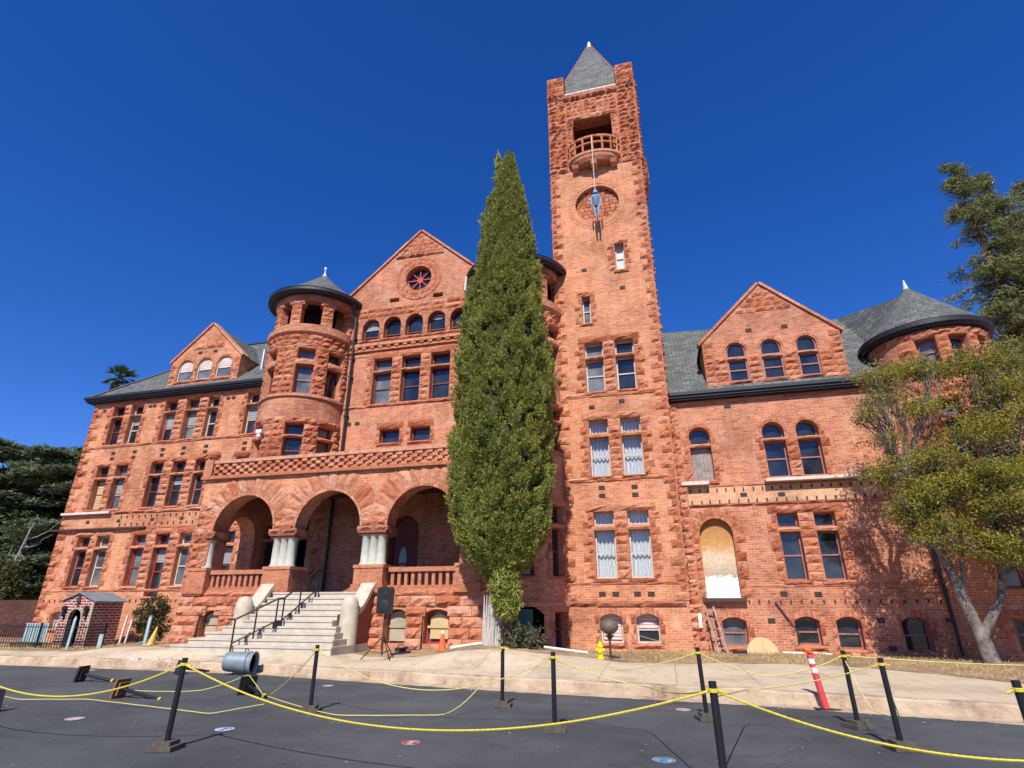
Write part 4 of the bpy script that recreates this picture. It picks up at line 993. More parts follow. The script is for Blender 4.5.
# pierced parapet
m = MB(); zz = 6.22; hh = .125; sw = .19
for Tq, a, b in ((F, Q0 + .1, Q1 - .05), (Flat(x=Q0 + .05, face=-1), Y0 + .25, 20.3)):
    for rrow in range(4):
        u = a + (sw if rrow % 2 else 0)
        while u < b - sw:
            m.box(u, u + sw, -.2, rnd.uniform(-.01, .015), zz + hh * rrow + .004, zz + hh * (rrow + 1) - .004, 0, lambda p, d, z: Tq(p, d, z)); u += 2 * sw
    m.box(a - .05, b, -.22, .03, zz + hh * 4, zz + hh * 4 + .12, 0, lambda p, d, z: Tq(p, d, z))
m.build('parapet', 'stone_pink', CASTLE)
m = MB(); m.box(Q0 - .12, Q0 + .25, Y0 - .1, Y0 + .28, 6.22, 6.86); m.lathe([(0, 6.84), (.1, 6.88), (.2, 6.97), (.24, 7.08), (.2, 7.2), (.1, 7.28), (0, 7.31)], (Q0 + .06, Y0 + .09), 16); m.build('ball_finial', 'stone_pink', CASTLE)
# columns
for i, c in enumerate((-16.22, -12.9, -9.43, -6.0)):
    hw = .52 if i in (1, 2) else .4
    if i == 0: c += .04
    m = MB(); m.box(c - hw, c + hw, Y0 - .1, Y1 + .1, 3.93, 4.0); m.box(c - hw * .93, c + hw * .93, Y0 - .04, Y1 + .04, 3.86, 3.925)
    courses(m, Flat(Y0 - .06), c - hw - .05, c + hw + .05, 4.0, 4.17, .17, .4, .7, (), .03, .09); m.box(c - hw, c + hw, Y0 - .05, Y1 + .05, 4.0, 4.165); m.build('capital', 'stone_dark', CASTLE)
    m = MB(); m.box(c - hw, c + hw, Y0 - .1, Y1 + .1, ZF, 2.82); m.box(c - hw - .05, c + hw + .05, Y0 - .15, Y1 + .15, ZF - .02, 2.3)
    m.box(c - hw - .03, c + hw + .03, Y0 - .13, Y1 + .13, 2.8, 2.9); m.build('pedestal', 'stone_pink', CASTLE)
    for k_ in ((-.29, 0, .29) if i in (1, 2) else (.16,) if i == 0 else (-.16,)):
        for yy in ((Y0 + .16, Y1 - .1) if k_ == 0 else (Y0 + .16,)):
            m = MB(); m.lathe([(.19, 2.9), (.19, 2.95), (.155, 2.99), (.15, 3.4), (.145, 3.78), (.17, 3.82), (.18, 3.87)], (c + k_, yy), 18); m.build('column', 'column_stone', CASTLE, True)
for a, b in ((-15.8, -13.5), (-8.8, -6.4)):
    m = MB(); m.box(a, b, Y0 + .1, Y0 + .36, 2.68, 2.82); m.box(a, b, Y0 + .1, Y0 + .36, 2.16, 2.26); m.box(a - .02, b + .02, Y0 + .04, Y0 + .42, 2.08, 2.16)
    bo = m.build('balustrade', 'stone_pink', CASTLE); n = 10
    for q in range(n):
        x = a + (b - a) * (q + .5) / n; mm = MB(); mm.box(x - .055, x + .055, Y0 + .17, Y0 + .28, 2.26, 2.68); mm.build('baluster', 'stone_pink', bo)
# inner wall of the porch below the turret, with window and side door
m = MB(); FI = Flat(20.36); wi = Hole(-15.95, -15.2, 2.35, 4.75, 'rect', .25); dI = Hole(-14.4, -13.62, ZF, 4.95, 'rect', .3)
wall(m, FI, Q0 + .7, -12.95, ZF, 5.75, [wi, dI]); m.build('porch_inner_wall', 'brick', CASTLE)
window(FI, wi, (4.1, 4.22), 'frame_red', 'glass', .5, slab_w=.3)
m = MB(); o = dI.outline(); m.poly([FI(u, -.28, z) for u, z in o]); ring_frame(m, FI, o, dI.outline(inset=.07), -.29, -.2); m.box(-14.34, -13.68, 20.6, 20.66, 4.2, 4.3); m.box(-14.05, -14.0, 20.6, 20.66, ZF, 4.2)
sdo = m.build('side_door', 'void', CASTLE); m = MB(); quoins(m, FI, -13.62, 1, ZF, 4.95, .3, .25, .4); quoins(m, FI, -14.4, -1, ZF, 4.95, .3, .25, .4); rock(m, FI, -14.7, -13.3, 4.95, 5.25); m.build('surround', 'stone', sdo)
m = MB(); m.tube([(-12.85, 20.28, 2.1), (-12.85, 20.28, 5.7)], .06, 8); m.build('downpipe', 'gutter_black', CASTLE)
# steps
m = MB(); n = 10; zg = .3; rise = (ZF - .405) / n; yst = 15.1
for i in range(n):
    ya = yst + i * .25; spread = max(0, 3 - i) * .26
    xl, xr = -12.85 - (max(0, 4 - i) * .38 if i < 4 else 0), -9.75 + (max(0, 4 - i) * .06 if i < 4 else 0) + (.0)
    if i < 4: xr = -9.45 + (3 - i) * .12; xl = -13.35 - (3 - i) * .36
    z1 = .405 + rise * (i + 1) ; m.box(xl, xr, ya, 18.4, zg if i == 0 else z1 - rise, z1)
    m.box(xl - .015, xr + .015, ya - .025, ya + .24, z1 - .05, z1 + .002)
m.build('stairs', 'step_stone', CASTLE)
for sx, xc, nm in ((1, -9.35, 'r'), (-1, -13.1, 'l')):
    m = MB(); yn = 16.35
    m.lathe([(.27, .5), (.27, 1.55), (.25, 1.72), (.19, 1.84), (.1, 1.91), (0, 1.93)], (xc, yn), 20); nw = m.build('newel', 'newel_stone', CASTLE, True)
    m = MB(); pts = []
    for i in range(13):
        t = i / 12; y = yn + .15 + t * 1.05; s = t * t * (3 - 2 * t); pts.append((y, 1.42 + .8 * s))
    pts += [(17.52, 2.1)]
    poly = [(yn + .1, .3)] + [(yn + .1, 1.42)] + pts + [(17.52, .3)]
    m.prism(poly, lambda u, d, z: (xc + d, u, z), -.17, .17)
    ck = m.build('cheek_wall', 'stone_dark' if sx > 0 else 'newel_stone', CASTLE)  # darker stone on the right cheek puts its shaded side into the colour
    m = MB()
    for (y0, z0), (y1, z1) in zip(pts[:13], pts[1:13]): m.prism([(y0, z0 - .02), (y1, z1 - .02), (y1, z1 + .16), (y0, z0 + .16)], lambda u, d, z: (xc + d, u, z), -.24, .24)
    m.lathe([(0, -.25), (.14, -.25), (.14, .25), (0, .25)], n=14, T=lambda x, y, z: (xc + z, 17.42 + y, 2.2 + x)); m.build('scroll_cap', 'newel_stone', ck)
# handrail with two runs
m = MB(); rx = -12.0
low = [(-12.25, 15.0, 1.27), (-11.45, 15.75, 1.84), (-11.38, 15.95, 1.86), (-11.12, 17.15, 2.74), (-11.1, 17.35, 2.76)]
lowr = [(p[0], p[1], p[2] - .64) for p in low]
m.tube(low, .028, 8); m.tube(lowr, .022, 8)
for t in (0, .5, 1, 2, 2.5, 3, 4):
    i = min(int(t), 3); f = t - i; p = [low[i][k] + (low[i + 1][k] - low[i][k]) * f for k in range(3)]; m.tube([p, (p[0], p[1], max(p[2] - .85, .42))], .024, 8)
for q in range(1, 9):
    t = q / 9 * 2.9; i = min(int(t), 3); f = t - i; p = [lowr[i][k] + (lowr[i + 1][k] - lowr[i][k]) * f for k in range(3)]; m.tube([p, (p[0], p[1], p[2] - .16)], .03, 6)
m.tube([low[0], (low[0][0] - .22, low[0][1] - .05, low[0][2])], .028, 8)
m.build('handrail', 'black_metal', CASTLE)

# ================================================================== GROUND
CP = np.array([(-60, 17, .2), (-40, 20, .12), (-28, 16, .22), (-28, 20.7, .1), (-21.3, 17.8, .19), (-17, 17.5, .42), (-14.5, 15.3, .40), (-9.8, 15.3, .40), (-8, 15.5, .26), (-7.6, 16.6, .33), (-7, 17.4, .42), (-5.2, 17.6, .55), (-4.9, 16.7, .62), (-4.2, 17.2, .5), (-3.6, 18.5, .34),
               (-2, 20, .26), (0, 17, .25), (2.6, 16.7, .25), (2, 20.7, .27), (8, 20, .22), (7.6, 18.2, .25), (5, 14, .23), (7, 14, .22), (12, 18, .2), (20, 10, .2), (60, 10, .1), (-12, 14.2, .25), (-20, 15, .22), (-5, 13.5, .2), (1, 13.2, .2)])
def g(x, y):
    d = (CP[:, 0] - x) ** 2 + (CP[:, 1] - y) ** 2 + .05; w_ = d ** -1.6; return float((w_ * CP[:, 2]).sum() / w_.sum())
def lerp_poly(P):
    xs = [p[0] for p in P]; ys = [p[1] for p in P]; return lambda x: float(np.interp(x, xs, ys))
curb = lerp_poly([(-80, 15.8), (-30, 14.75), (-20, 14.35), (-10.5, 14.15), (-9, 13.8), (-6, 13.2), (-3.3, 12.72), (1.24, 12.15), (4.93, 11.27), (9, 9.9), (16, 6.5), (30, -2), (60, -25)])
back = lerp_poly([(-80, 17.2), (-30, 16.4), (-22.6, 16.1), (-16.5, 16.3), (-15, 16.6), (-9.4, 16.6), (-8.6, 16.05), (-6.5, 15.75), (-1.8, 15.95), (1.0, 16.9), (2.6, 17.2), (4.2, 16.9), (5.6, 15.6), (6.8, 13.9), (9, 11.9), (16, 8.2), (30, 0), (60, -23)])
m = MB(); m.poly([(-900, -900, -.08), (900, -900, -.08), (900, 900, -.08), (-900, 900, -.08)]); tag(m.build('ground', 'dry_soil'), kind='structure')
m = MB(); xs = np.concatenate([np.linspace(-80, -24, 20), np.linspace(-23, 12, 90), np.linspace(13, 60, 24)])
for a, b in zip(xs, xs[1:]): m.poly([(a, -60, 0), (b, -60, 0), (b, curb(b) + .15, 0), (a, curb(a) + .15, 0)])
tag(m.build('road', 'asphalt'), kind='structure')
kz = lambda x: .215 + .02 * math.sin(x * 1.7) * .4 + rnd.uniform(-.006, .006)
m = MB(); prev = None
for x in np.concatenate([np.linspace(-80, -24, 30), np.linspace(-23.9, 12, 260), np.linspace(13, 60, 24)]):
    c = curb(x) + rnd.uniform(-.012, .012); z = kz(x)
    cur = [(x, c - .32 + rnd.uniform(-.03, .03), .004), (x, c, .03), (x, c + .02, z - .03), (x, c + .06, z), (x, c + .2, z + .004)]
    if prev:
        for i in range(4): m.poly([prev[i], cur[i], cur[i + 1], prev[i + 1]])
    prev = cur
tag(m.build('kerb', 'kerb', None, True), kind='structure')
m = MB(); X = np.concatenate([np.linspace(-80, -26, 24), np.linspace(-25, 12, 110), np.linspace(13, 60, 20)]); NR = 12; G = []
for x in X:
    c0, c1 = curb(x) + .19, back(x); row = []
    for j in range(NR + 1):
        y = c0 + (c1 - c0) * j / NR; t = j / NR; z = .217 * (1 - min(1, t * 3)) + min(1, t * 3) * max(.217, g(x, y)); row.append((x, y, z))
    G.append(row)
for r0, r1 in zip(G, G[1:]):
    for j in range(NR): m.poly([r0[j], r1[j], r1[j + 1], r0[j + 1]])
tag(m.build('pavement', 'concrete', None, True), kind='structure')
def zground(x, y):
    n = (math.sin(x * 3.1 + y * 2.3) + math.sin(x * 7.3 - y * 5.1) * .5) * .012; return g(x, y) + n
m = MB(); G = []
for x in np.concatenate([np.linspace(-80, -30, 20), np.linspace(-29, 14, 190), np.linspace(15, 60, 20)]):
    c0 = back(x) - .06; row = []
    for j in range(26):
        t = j / 25; y = c0 + (24 - c0) * t ** 1.4 if x < 9 or True else 0; row.append((x, y, zground(x, y) + (.012 if j else -.0)))
    G.append(row)
for r0, r1 in zip(G, G[1:]):
    for j in range(25): m.poly([r0[j], r1[j], r1[j + 1], r0[j + 1]])
tag(m.build('soil', 'dry_soil', None, True), kind='structure')

# ================================================================== VEGETATION
def quads(name, cen, ax, wd, mat, parent=None, bend=0):
    """leaf blades: centre, axis vector (length included), width vector"""
    n = len(cen); V = np.empty((n, 4, 3)); V[:, 0] = cen - ax / 2 - wd * .5; V[:, 1] = cen - ax / 2 + wd * .5; V[:, 2] = cen + ax / 2 + wd * .25; V[:, 3] = cen + ax / 2 - wd * .25
    me = bpy.data.meshes.new(name); me.vertices.add(n * 4); me.vertices.foreach_set('co', V.ravel()); me.loops.add(n * 4); me.polygons.add(n)
    me.loops.foreach_set('vertex_index', np.arange(n * 4)); me.polygons.foreach_set('loop_start', np.arange(0, n * 4, 4)); me.polygons.foreach_set('loop_total', np.full(n, 4))
    me.materials.append(M[mat]); me.update(calc_edges=True); me.validate()
    o = bpy.data.objects.new(name, me); COL.objects.link(o)
    if parent: o.parent = parent
    return o
rng = np.random.default_rng(11)
def unit(v): return v / np.maximum(1e-9, np.linalg.norm(v, axis=-1, keepdims=True))
def rv(n): return unit(rng.normal(size=(n, 3)))
# dry grass
def grass(name, label, n, area, hmin, hmax):
    x = rng.uniform(area[0], area[1], n); lo_ = np.array([back(a) for a in x]); y = lo_ + (area[2] - lo_) * rng.random(n) ** .8
    keep = (np.sin(x * 1.9 + 1) + np.sin(y * 2.7 + x) + rng.normal(size=n) * .8) > -.4
    keep &= ~((x > -16.9) & (x < -5.3) & (y > 15)) & ~((x > -7) & (x < -2.6) & (rng.random(n) < .93)); x, y = x[keep], y[keep]; n = len(x)
    c = np.stack([x, y, [zground(a, b) for a, b in zip(x, y)]], 1); ax = unit(np.stack([rng.normal(size=n) * .8, rng.normal(size=n) * .8, np.ones(n) * .6], 1)) * rng.uniform(hmin, hmax, (n, 1))
    c[:, 2] += ax[:, 2] / 2 + .01; wd = unit(np.stack([rng.normal(size=n), rng.normal(size=n), np.zeros(n)], 1)) * .012
    tag(quads(name, c, ax, wd, 'straw'), label, None, None, 'stuff')
grass('dry_grass', 'dry straw coloured grass along the building foot', 60000, (-27, 12, 20.5), .04, .13)

def sampler(prof):
    zs = np.array([p[0] for p in prof]); return lambda z, k: np.interp(z, zs, np.array([p[k] for p in prof]))
# --- cypress: profile (z, centre x, radius)
cyp = tag(empty('cypress_tree', (-4.86, 16.6, .6)), 'tall narrow dark green cypress in front of the porch and turret', 'tree')
cyp.location = (0, 0, 0)
P_ = sampler([(2.3, -4.75, .3), (2.9, -4.7, .95), (3.6, -4.66, 1.4), (5, -4.68, 1.62), (6.3, -4.70, 1.69), (8.6, -4.64, 1.62), (10.5, -4.60, 1.46), (12.1, -4.57, 1.3), (13.5, -4.57, 1.08), (14.9, -4.57, .84), (16.4, -4.5, .56), (17.4, -4.47, .33), (18.5, -4.44, .04)])
def cyp_r(z, a):
    lump = .07 * np.sin(3 * a + 1.1 * z) + .06 * np.sin(5 * a - 1.7 * z + 2) + .05 * np.sin(9 * a + 2.9 * z + 1) + .035 * np.sin(13 * a - 4.3 * z)
    return P_(z, 2) * (1 + lump) * .92
nL = 4600; z = 2.3 + 16.0 * rng.random(nL) ** 1.35; a = rng.uniform(0, 2 * np.pi, nL)
rr = cyp_r(z, a) * (1 - .16 * rng.random(nL)); lc = np.stack([P_(z, 1) + rr * np.sin(a), 16.6 - rr * np.cos(a), z], 1)
out = np.stack([np.sin(a), -np.cos(a), np.zeros(nL)], 1); ldir = unit(out * .55 + np.array([0, 0, 1.0]) + rng.normal(size=(nL, 3)) * .22); lr = rng.uniform(.085, .155, nL) * np.clip(P_(z, 2) / .8, .45, 1); lh = lr * rng.uniform(1.5, 2.6, nL)
K = 95; ix = np.repeat(np.arange(nL), K); n = len(ix); u3 = rv(n) * (rng.random((n, 1)) ** .25)
al = (u3 * ldir[ix]).sum(1, keepdims=True); pos = lc[ix] + (u3 - ldir[ix] * al) * lr[ix][:, None] * (1 - .35 * np.maximum(al, 0)) + ldir[ix] * al * lh[ix][:, None]
ax = unit(ldir[ix] * .7 + u3 * .9 + rng.normal(size=(n, 3)) * .3) * rng.uniform(.05, .105, (n, 1)); wd = unit(np.cross(ax, rv(n))) * rng.uniform(.022, .04, (n, 1))
quads('foliage', pos, ax, wd, 'leaf_cypress', cyp)
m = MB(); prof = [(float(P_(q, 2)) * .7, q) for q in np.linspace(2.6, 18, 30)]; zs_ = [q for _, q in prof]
m.lathe([(0, 2.55)] + prof, (0, 0), 24, T=lambda x, y, z: (x + float(P_(z, 1)), 16.6 + y, z)); m.build('shade_core', 'core_shade', cyp)  # dark solid added inside the crown to block light through the gaps
# little spur below and a second small tip
nS = 700; zz = rng.uniform(1.35, 2.9, nS); aa = rng.uniform(0, 2 * np.pi, nS); r2 = .34 * np.sin((zz - 1.3) / 1.65 * np.pi) ** .6
c2 = np.stack([-4.45 + r2 * np.sin(aa) - (zz - 2) * .12, 16.25 - r2 * np.cos(aa), zz], 1)
ce = np.repeat(c2, 9, 0); n = len(ce); ax = unit(rng.normal(size=(n, 3)) * .6 + np.array([0, 0, .7])) * rng.uniform(.1, .22, (n, 1)); ce = ce + rng.normal(size=(n, 3)) * .06
quads('low_foliage', ce, ax, unit(np.cross(ax, rv(n))) * .035, 'leaf_cypress', cyp)
nS = 60; zz = rng.uniform(16.9, 18.1, nS); c2 = np.stack([np.full(nS, -4.88), np.full(nS, 16.5), zz], 1) + rng.normal(size=(nS, 3)) * .05
ce = np.repeat(c2, 9, 0); n = len(ce); ax = unit(rng.normal(size=(n, 3)) * .35 + np.array([0, 0, 1])) * .2
quads('side_tip', ce + rng.normal(size=(n, 3)) * .05, ax, unit(np.cross(ax, rv(n))) * .04, 'leaf_cypress', cyp)
m = MB(); m.tube([(-4.88, 16.62, .3), (-4.86, 16.62, 1.2), (-4.8, 16.6, 2.4), (-4.7, 16.6, 9), (-4.5, 16.6, 17.6)], [.3, .24, .2, .14, .02], 12); m.build('trunk', 'bark_fibre', cyp, True)
m = MB(); # peeling plank-like slabs of pale bark
for q in range(11):
    a = -1.0 + q * .2; x = -4.88 + .31 * math.sin(a); y = 16.6 - .31 * math.cos(a); top = 1.95 - .13 * abs(q - 2) + rng.uniform(-.2, .15); m.tube([(x, y, .4), (x + rng.uniform(-.02, .02), y + .03, .5 * top + .2), (x + rng.uniform(-.03, .03), y + .07, top)], [rng.uniform(.045, .07), rng.uniform(.035, .055), .012], 5)
m.build('bark_slabs', 'bark_fibre', cyp)

# --- generic branching tree skeleton
def limb(m, a, b, r0, r1, wob=.1, n=6):
    a = np.array(a, float); b = np.array(b, float); L = np.linalg.norm(b - a); pts = []; ph = rng.uniform(0, 6, 3)
    for i in range(n + 1):
        t = i / n; pts.append(a + (b - a) * t + wob * L * np.sin(ph + t * 5) * math.sin(math.pi * t) * .5)
    m.tube([tuple(p) for p in pts], [r0 + (r1 - r0) * i / n for i in range(n + 1)], 7); return pts
# --- right tree: gnarled, two stems, flat leafy pads
rt = tag(empty('spreading_tree'), 'gnarled olive green tree with bare grey twigs in front of the right wing', 'tree')
tm = MB()
tm.tube([(7.78, 18.2, .0), (7.74, 18.2, .25), (7.70, 18.21, .7), (7.62, 18.22, 1.15), (7.50, 18.2, 1.7), (7.40, 18.14, 2.3), (7.26, 18.12, 2.9), (7.17, 18.1, 3.5), (7.08, 18.06, 4.3), (6.9, 18.0, 5.2)], [.27, .2, .175, .155, .14, .13, .115, .1, .08, .05], 12)
tm.tube([(7.66, 18.2, .7), (7.78, 18.18, 1.05), (8.05, 18.12, 1.45), (8.32, 18.1, 1.85), (8.5, 18.08, 2.5), (8.56, 18.03, 3.2), (8.72, 18.0, 3.9), (8.78, 18.0, 4.7)], [.12, .115, .105, .095, .085, .08, .065, .04], 10)
tm.tube([(7.46, 18.15, 1.85), (7.6, 18.06, 2.4), (7.66, 18.0, 3.0), (7.8, 17.92, 3.7), (7.78, 17.9, 4.4)], [.07, .065, .06, .05, .03], 8)
br = MB(); pads = [ # centre, radii, density
 ((6.15, 17.6, 6.75), (.5, .6, .28), .7), ((6.3, 17.5, 5.1), (.6, .7, .4), 1.0), ((6.35, 17.4, 3.9), (.55, .7, .4), 1.0), ((7.9, 17.3, 3.1), (.7, .7, .4), 1.2), ((8.7, 17.3, 2.75), (.6, .6, .35), 1.0), ((9.6, 17.3, 3.0), (.7, .7, .4), 1.1), ((6.6, 17.3, 3.3), (.55, .6, .35), .9), ((7.3, 17.6, 4.4), (.8, .8, .5), 1.2), ((10.2, 17.6, 5.6), (.8, .9, .5), 1.2), ((10.3, 17.6, 4.4), (.8, .9, .5), 1.2), ((10.4, 17.9, 7.3), (.8, .9, .5), 1), ((6.9, 17.9, 8.0), (.95, .9, .42), 1), ((8.0, 17.9, 8.15), (.9, .9, .42), 1), ((6.5, 17.6, 7.3), (.65, .7, .25), .7), ((7.6, 17.6, 6.9), (.75, .8, .35), .8), ((9.2, 18.0, 8.1), (1.1, 1, .55), 1.1), ((10.3, 18.2, 8.3), (1.0, 1, .6), 1.1),
 ((6.4, 17.5, 6.0), (.6, .6, .35), .6), ((9.7, 17.5, 6.6), (1.0, .9, .5), 1.0), ((8.7, 17.4, 6.0), (1.0, .9, .45), 1.0), ((7.4, 17.4, 5.35), (.8, .8, .35), .8), ((8.2, 17.2, 4.75), (1.2, 1, .42), 1.3), ((6.8, 17.3, 4.35), (.75, .8, .45), 1.1), ((9.6, 17.3, 4.9), (.9, .9, .45), 1.2),
 ((7.1, 17.3, 3.55), (.65, .7, .35), .9), ((8.5, 17.2, 4.0), (1.0, .9, .4), 1.0), ((9.6, 17.3, 3.85), (.8, .8, .4), 1.0), ((8.9, 17.2, 3.2), (.55, .6, .3), .8), ((9.5, 17.6, 7.3), (.9, .9, .4), .8)]
tips = []
hubs = [np.array(p) for p in ((7.15, 18.1, 3.3), (6.95, 18.0, 5.0), (8.8, 18.0, 3.6), (8.85, 18.0, 4.6))]
LC = []; LA = []
for c, rd, dn in pads:
    c = np.array(c); hb = min(hubs, key=lambda h: np.linalg.norm(h - c) + (2 if h[2] > c[2] else 0)); pts = limb(br, hb, c - np.array([0, 0, rd[2] * .6]), .075, .03, .14, 6)
    for q in range(16):
        d = rv(1)[0] * np.array(rd) * rng.uniform(.5, 1.05); st = pts[int(rng.integers(3, 7))]
        sub = limb(br, st, c + d, .018, .006, .2, 4)
        for q2 in range(3): limb(br, sub[2], sub[4] + rv(1)[0] * .3, .008, .003, .2, 2)
    nn = int((120 if c[2] < 5.6 else 82) * dn * (rd[0] * rd[1] * 1.4)); cl = rv(nn) * rng.random((nn, 1)) ** .5 * np.array(rd) + c
    cl[:, 2] += .1 * rd[2]; LC.append(cl)
cl = np.concatenate(LC); K = 26; cl = cl[(np.sin(cl[:, 0] * 5.1 + cl[:, 2] * 3) + np.sin(cl[:, 1] * 4.3 - cl[:, 2] * 6.1) + rng.normal(size=len(cl)) * .6) > -.9]; ce = np.repeat(cl, K, 0); n = len(ce); ce = ce + rng.normal(size=(n, 3)) * np.array([.15, .15, .08])
ax = unit(rng.normal(size=(n, 3)) + np.array([0, 0, -.3])) * rng.uniform(.05, .10, (n, 1)); quads('crown', ce, ax, unit(np.cross(ax, rv(n))) * rng.uniform(.025, .042, (n, 1)), 'leaf_olive', rt)
tm.build('trunk', 'bark_grey', rt, True); br.build('branches', 'twig', rt)
# --- conifer behind the corner turret
def conifer(name, label, stems, mat, nb, group=None, droop=.25, dens=1.0, bark='bark_brown', leaf=(.22, .45), lw=.05):
    t = tag(empty(name), label, 'tree', group); tm = MB(); C_ = []; A_ = []
    for (bx, by, bz, tx, ty, tz, r0, wmax, zlow) in stems:
        b = np.array((bx, by, bz)); tp = np.array((tx, ty, tz)); tm.tube([tuple(b), tuple(b + (tp - b) * .5), tuple(tp)], [r0, r0 * .6, .03], 10)
        for q in range(nb):
            f = rng.random() ** .8; zz = zlow + (tz - .1 - zlow) * f; p = b + (tp - b) * ((zz - bz) / (tz - bz)); L = wmax * ((1 - f) ** .75 * .95 + .08) * rng.uniform(.55, 1.15); an = rng.uniform(0, 2 * np.pi)
            d = np.array((math.cos(an), math.sin(an), 0)); e = p + d * L + np.array((0, 0, L * (.22 - droop * rng.uniform(.4, 1.6))))
            mid = (p + e) / 2 + np.array((0, 0, .1 * L)); tm.tube([tuple(p), tuple(mid), tuple(e)], [.05 + .012 * L, .035, .012], 5)
            ns = int((14 + 26 * L) * dens); s = rng.random(ns) ** .7; pos = np.where(s[:, None] < .5, p + (mid - p) * (s[:, None] * 2), mid + (e - mid) * (s[:, None] * 2 - 1))
            sd_ = np.array((-d[1], d[0], 0)); lat = rng.normal(size=(ns, 1)) * (.10 + .16 * L * (1 - s[:, None] * .55)); pos = pos + sd_ * lat + np.stack([np.zeros(ns), np.zeros(ns), -np.abs(lat[:, 0]) * .35 + rng.normal(size=ns) * .08], 1)
            C_.append(pos); A_.append(unit(d * .6 + sd_ * np.sign(lat) * .8 + np.array((0, 0, -.25)) + rng.normal(size=(ns, 3)) * .35))
    c = np.concatenate(C_); a_ = np.concatenate(A_); K = 3; c = np.repeat(c, K, 0); a_ = np.repeat(a_, K, 0); n = len(c)
    a_ = unit(a_ + rng.normal(size=(n, 3)) * .5) * rng.uniform(*leaf, (n, 1)); quads('crown', c + rng.normal(size=(n, 3)) * .1, a_, unit(np.cross(a_, rv(n))) * lw * rng.uniform(.7, 1.5, (n, 1)), mat, t)
    tm.build('trunk', bark, t, True); return t
conifer('conifer_tree', 'tall ragged conifer rising behind the corner turret roof at the right', [(19.6, 32, 0, 18.8, 32, 26.4, .5, 3.6, 9), (20.8, 32.6, 0, 20.3, 32.4, 25.6, .4, 3.6, 9), (22.4, 33, 0, 22.4, 33, 25.0, .45, 4.2, 9)], 'leaf_conifer', 135, droop=.3, dens=.85, leaf=(.16, .34), lw=.045)
conifer('conifer_tree', 'dark conifer low at the right edge, behind the corner turret wall', [(19.5, 36, 0, 19.6, 36, 15.5, .35, 3.6, 3)], 'leaf_conifer', 80, droop=.4, dens=.7, lw=.07)
# --- cedars at the left, flat tiers
def cedar(name, label, x, y, h, wd, seed_tiers, group):
    t = tag(empty(name), label, 'tree', group); tm = MB(); tm.tube([(x, y, 0), (x + .3, y, h * .5), (x, y, h * .97)], [.55, .35, .06], 10); C_ = []
    for i in range(seed_tiers):
        f = (i + rng.random()) / seed_tiers; z = 1.2 + (h - 1.4) * f; L = wd * (1.0 - .5 * f ** 4) * rng.uniform(.6, 1.1); an = rng.uniform(0, 2 * np.pi); d = np.array((math.cos(an), math.sin(an), 0))
        e = np.array((x, y, z)) + d * L + np.array((0, 0, rng.uniform(-.6, .7))); tm.tube([(x, y, z), tuple(e)], [.14, .03], 5)
        ns = int(190 * L); s = rng.random(ns) ** .6; sd_ = np.array((-d[1], d[0], 0)); lat = rng.normal(size=(ns, 1)) * (.25 + .3 * L * s[:, None] * (1.15 - s[:, None]) * 1.5)
        C_.append(np.array((x, y, z)) + (e - np.array((x, y, z))) * s[:, None] + sd_ * lat + np.stack([np.zeros(ns), np.zeros(ns), rng.normal(size=ns) * .09 - np.abs(lat[:, 0]) * .12], 1))
    c = np.repeat(np.concatenate(C_), 3, 0); n = len(c); a_ = unit(rng.normal(size=(n, 3)) * np.array([1, 1, .35])) * rng.uniform(.22, .45, (n, 1)); w3 = unit(np.cross(a_, np.array([0, 0, 1.0]) + rng.normal(size=(n, 3)) * .5)) * rng.uniform(.07, .13, (n, 1))
    quads('crown', c + rng.normal(size=(n, 3)) * np.array([.16, .16, .06]), a_, w3, 'leaf_cedar', t); tm.build('trunk', 'bark_brown', t)
G_ = 'cedars beyond the left end of the building'
cedar('cedar_tree', 'dark green layered cedar next to the building corner at the left', -41.5, 33, 13.4, 6.2, 80, G_)
cedar('cedar_tree', 'dark green layered cedar at the left edge of the photo', -48.0, 33, 13.6, 7.0, 84, G_)
cedar('cedar_tree', 'lower dark cedar between the two taller cedars, standing farther back', -51.0, 40, 14.6, 8.0, 80, G_)
# bare pale branch leaning in at the left
bt = tag(empty('bare_sapling'), 'bare pale leafless sapling before the cedars at the left edge', 'tree'); m = MB()
m.tube([(-38.5, 27, 0), (-38.2, 26.6, 4), (-37.0, 26.2, 6.4)], [.09, .07, .03], 6)
q0 = np.array((-38.0, 26.5, 4.4))
for q in range(8): limb(m, q0 + np.array((.07 * q, 0, .15 * q)), q0 + np.array((.4 + .22 * q, 0, .6 + .24 * q)) + rv(1)[0] * .9, .022, .006, .15, 4)
m.build('trunk', 'bark_pale', bt)
yb = tag(empty('shrub'), 'yellowish green shrub at the left edge behind the iron fence', 'shrub'); cl = rv(150) * rng.random((150, 1)) ** .4 * np.array((1.4, 1.2, 1.7)) + np.array((-36.3, 24.8, 2.4)); ce = np.repeat(cl, 26, 0); n = len(ce); ce = ce + rng.normal(size=(n, 3)) * .2; ax = rv(n) * .2
quads('foliage', ce, ax, unit(np.cross(ax, rv(n))) * .09, 'leaf_bush', yb); m = MB(); limb(m, (-36.3, 24.8, 0), (-36.3, 24.8, 2.6), .1, .04); m.build('stem', 'bark_brown', yb)
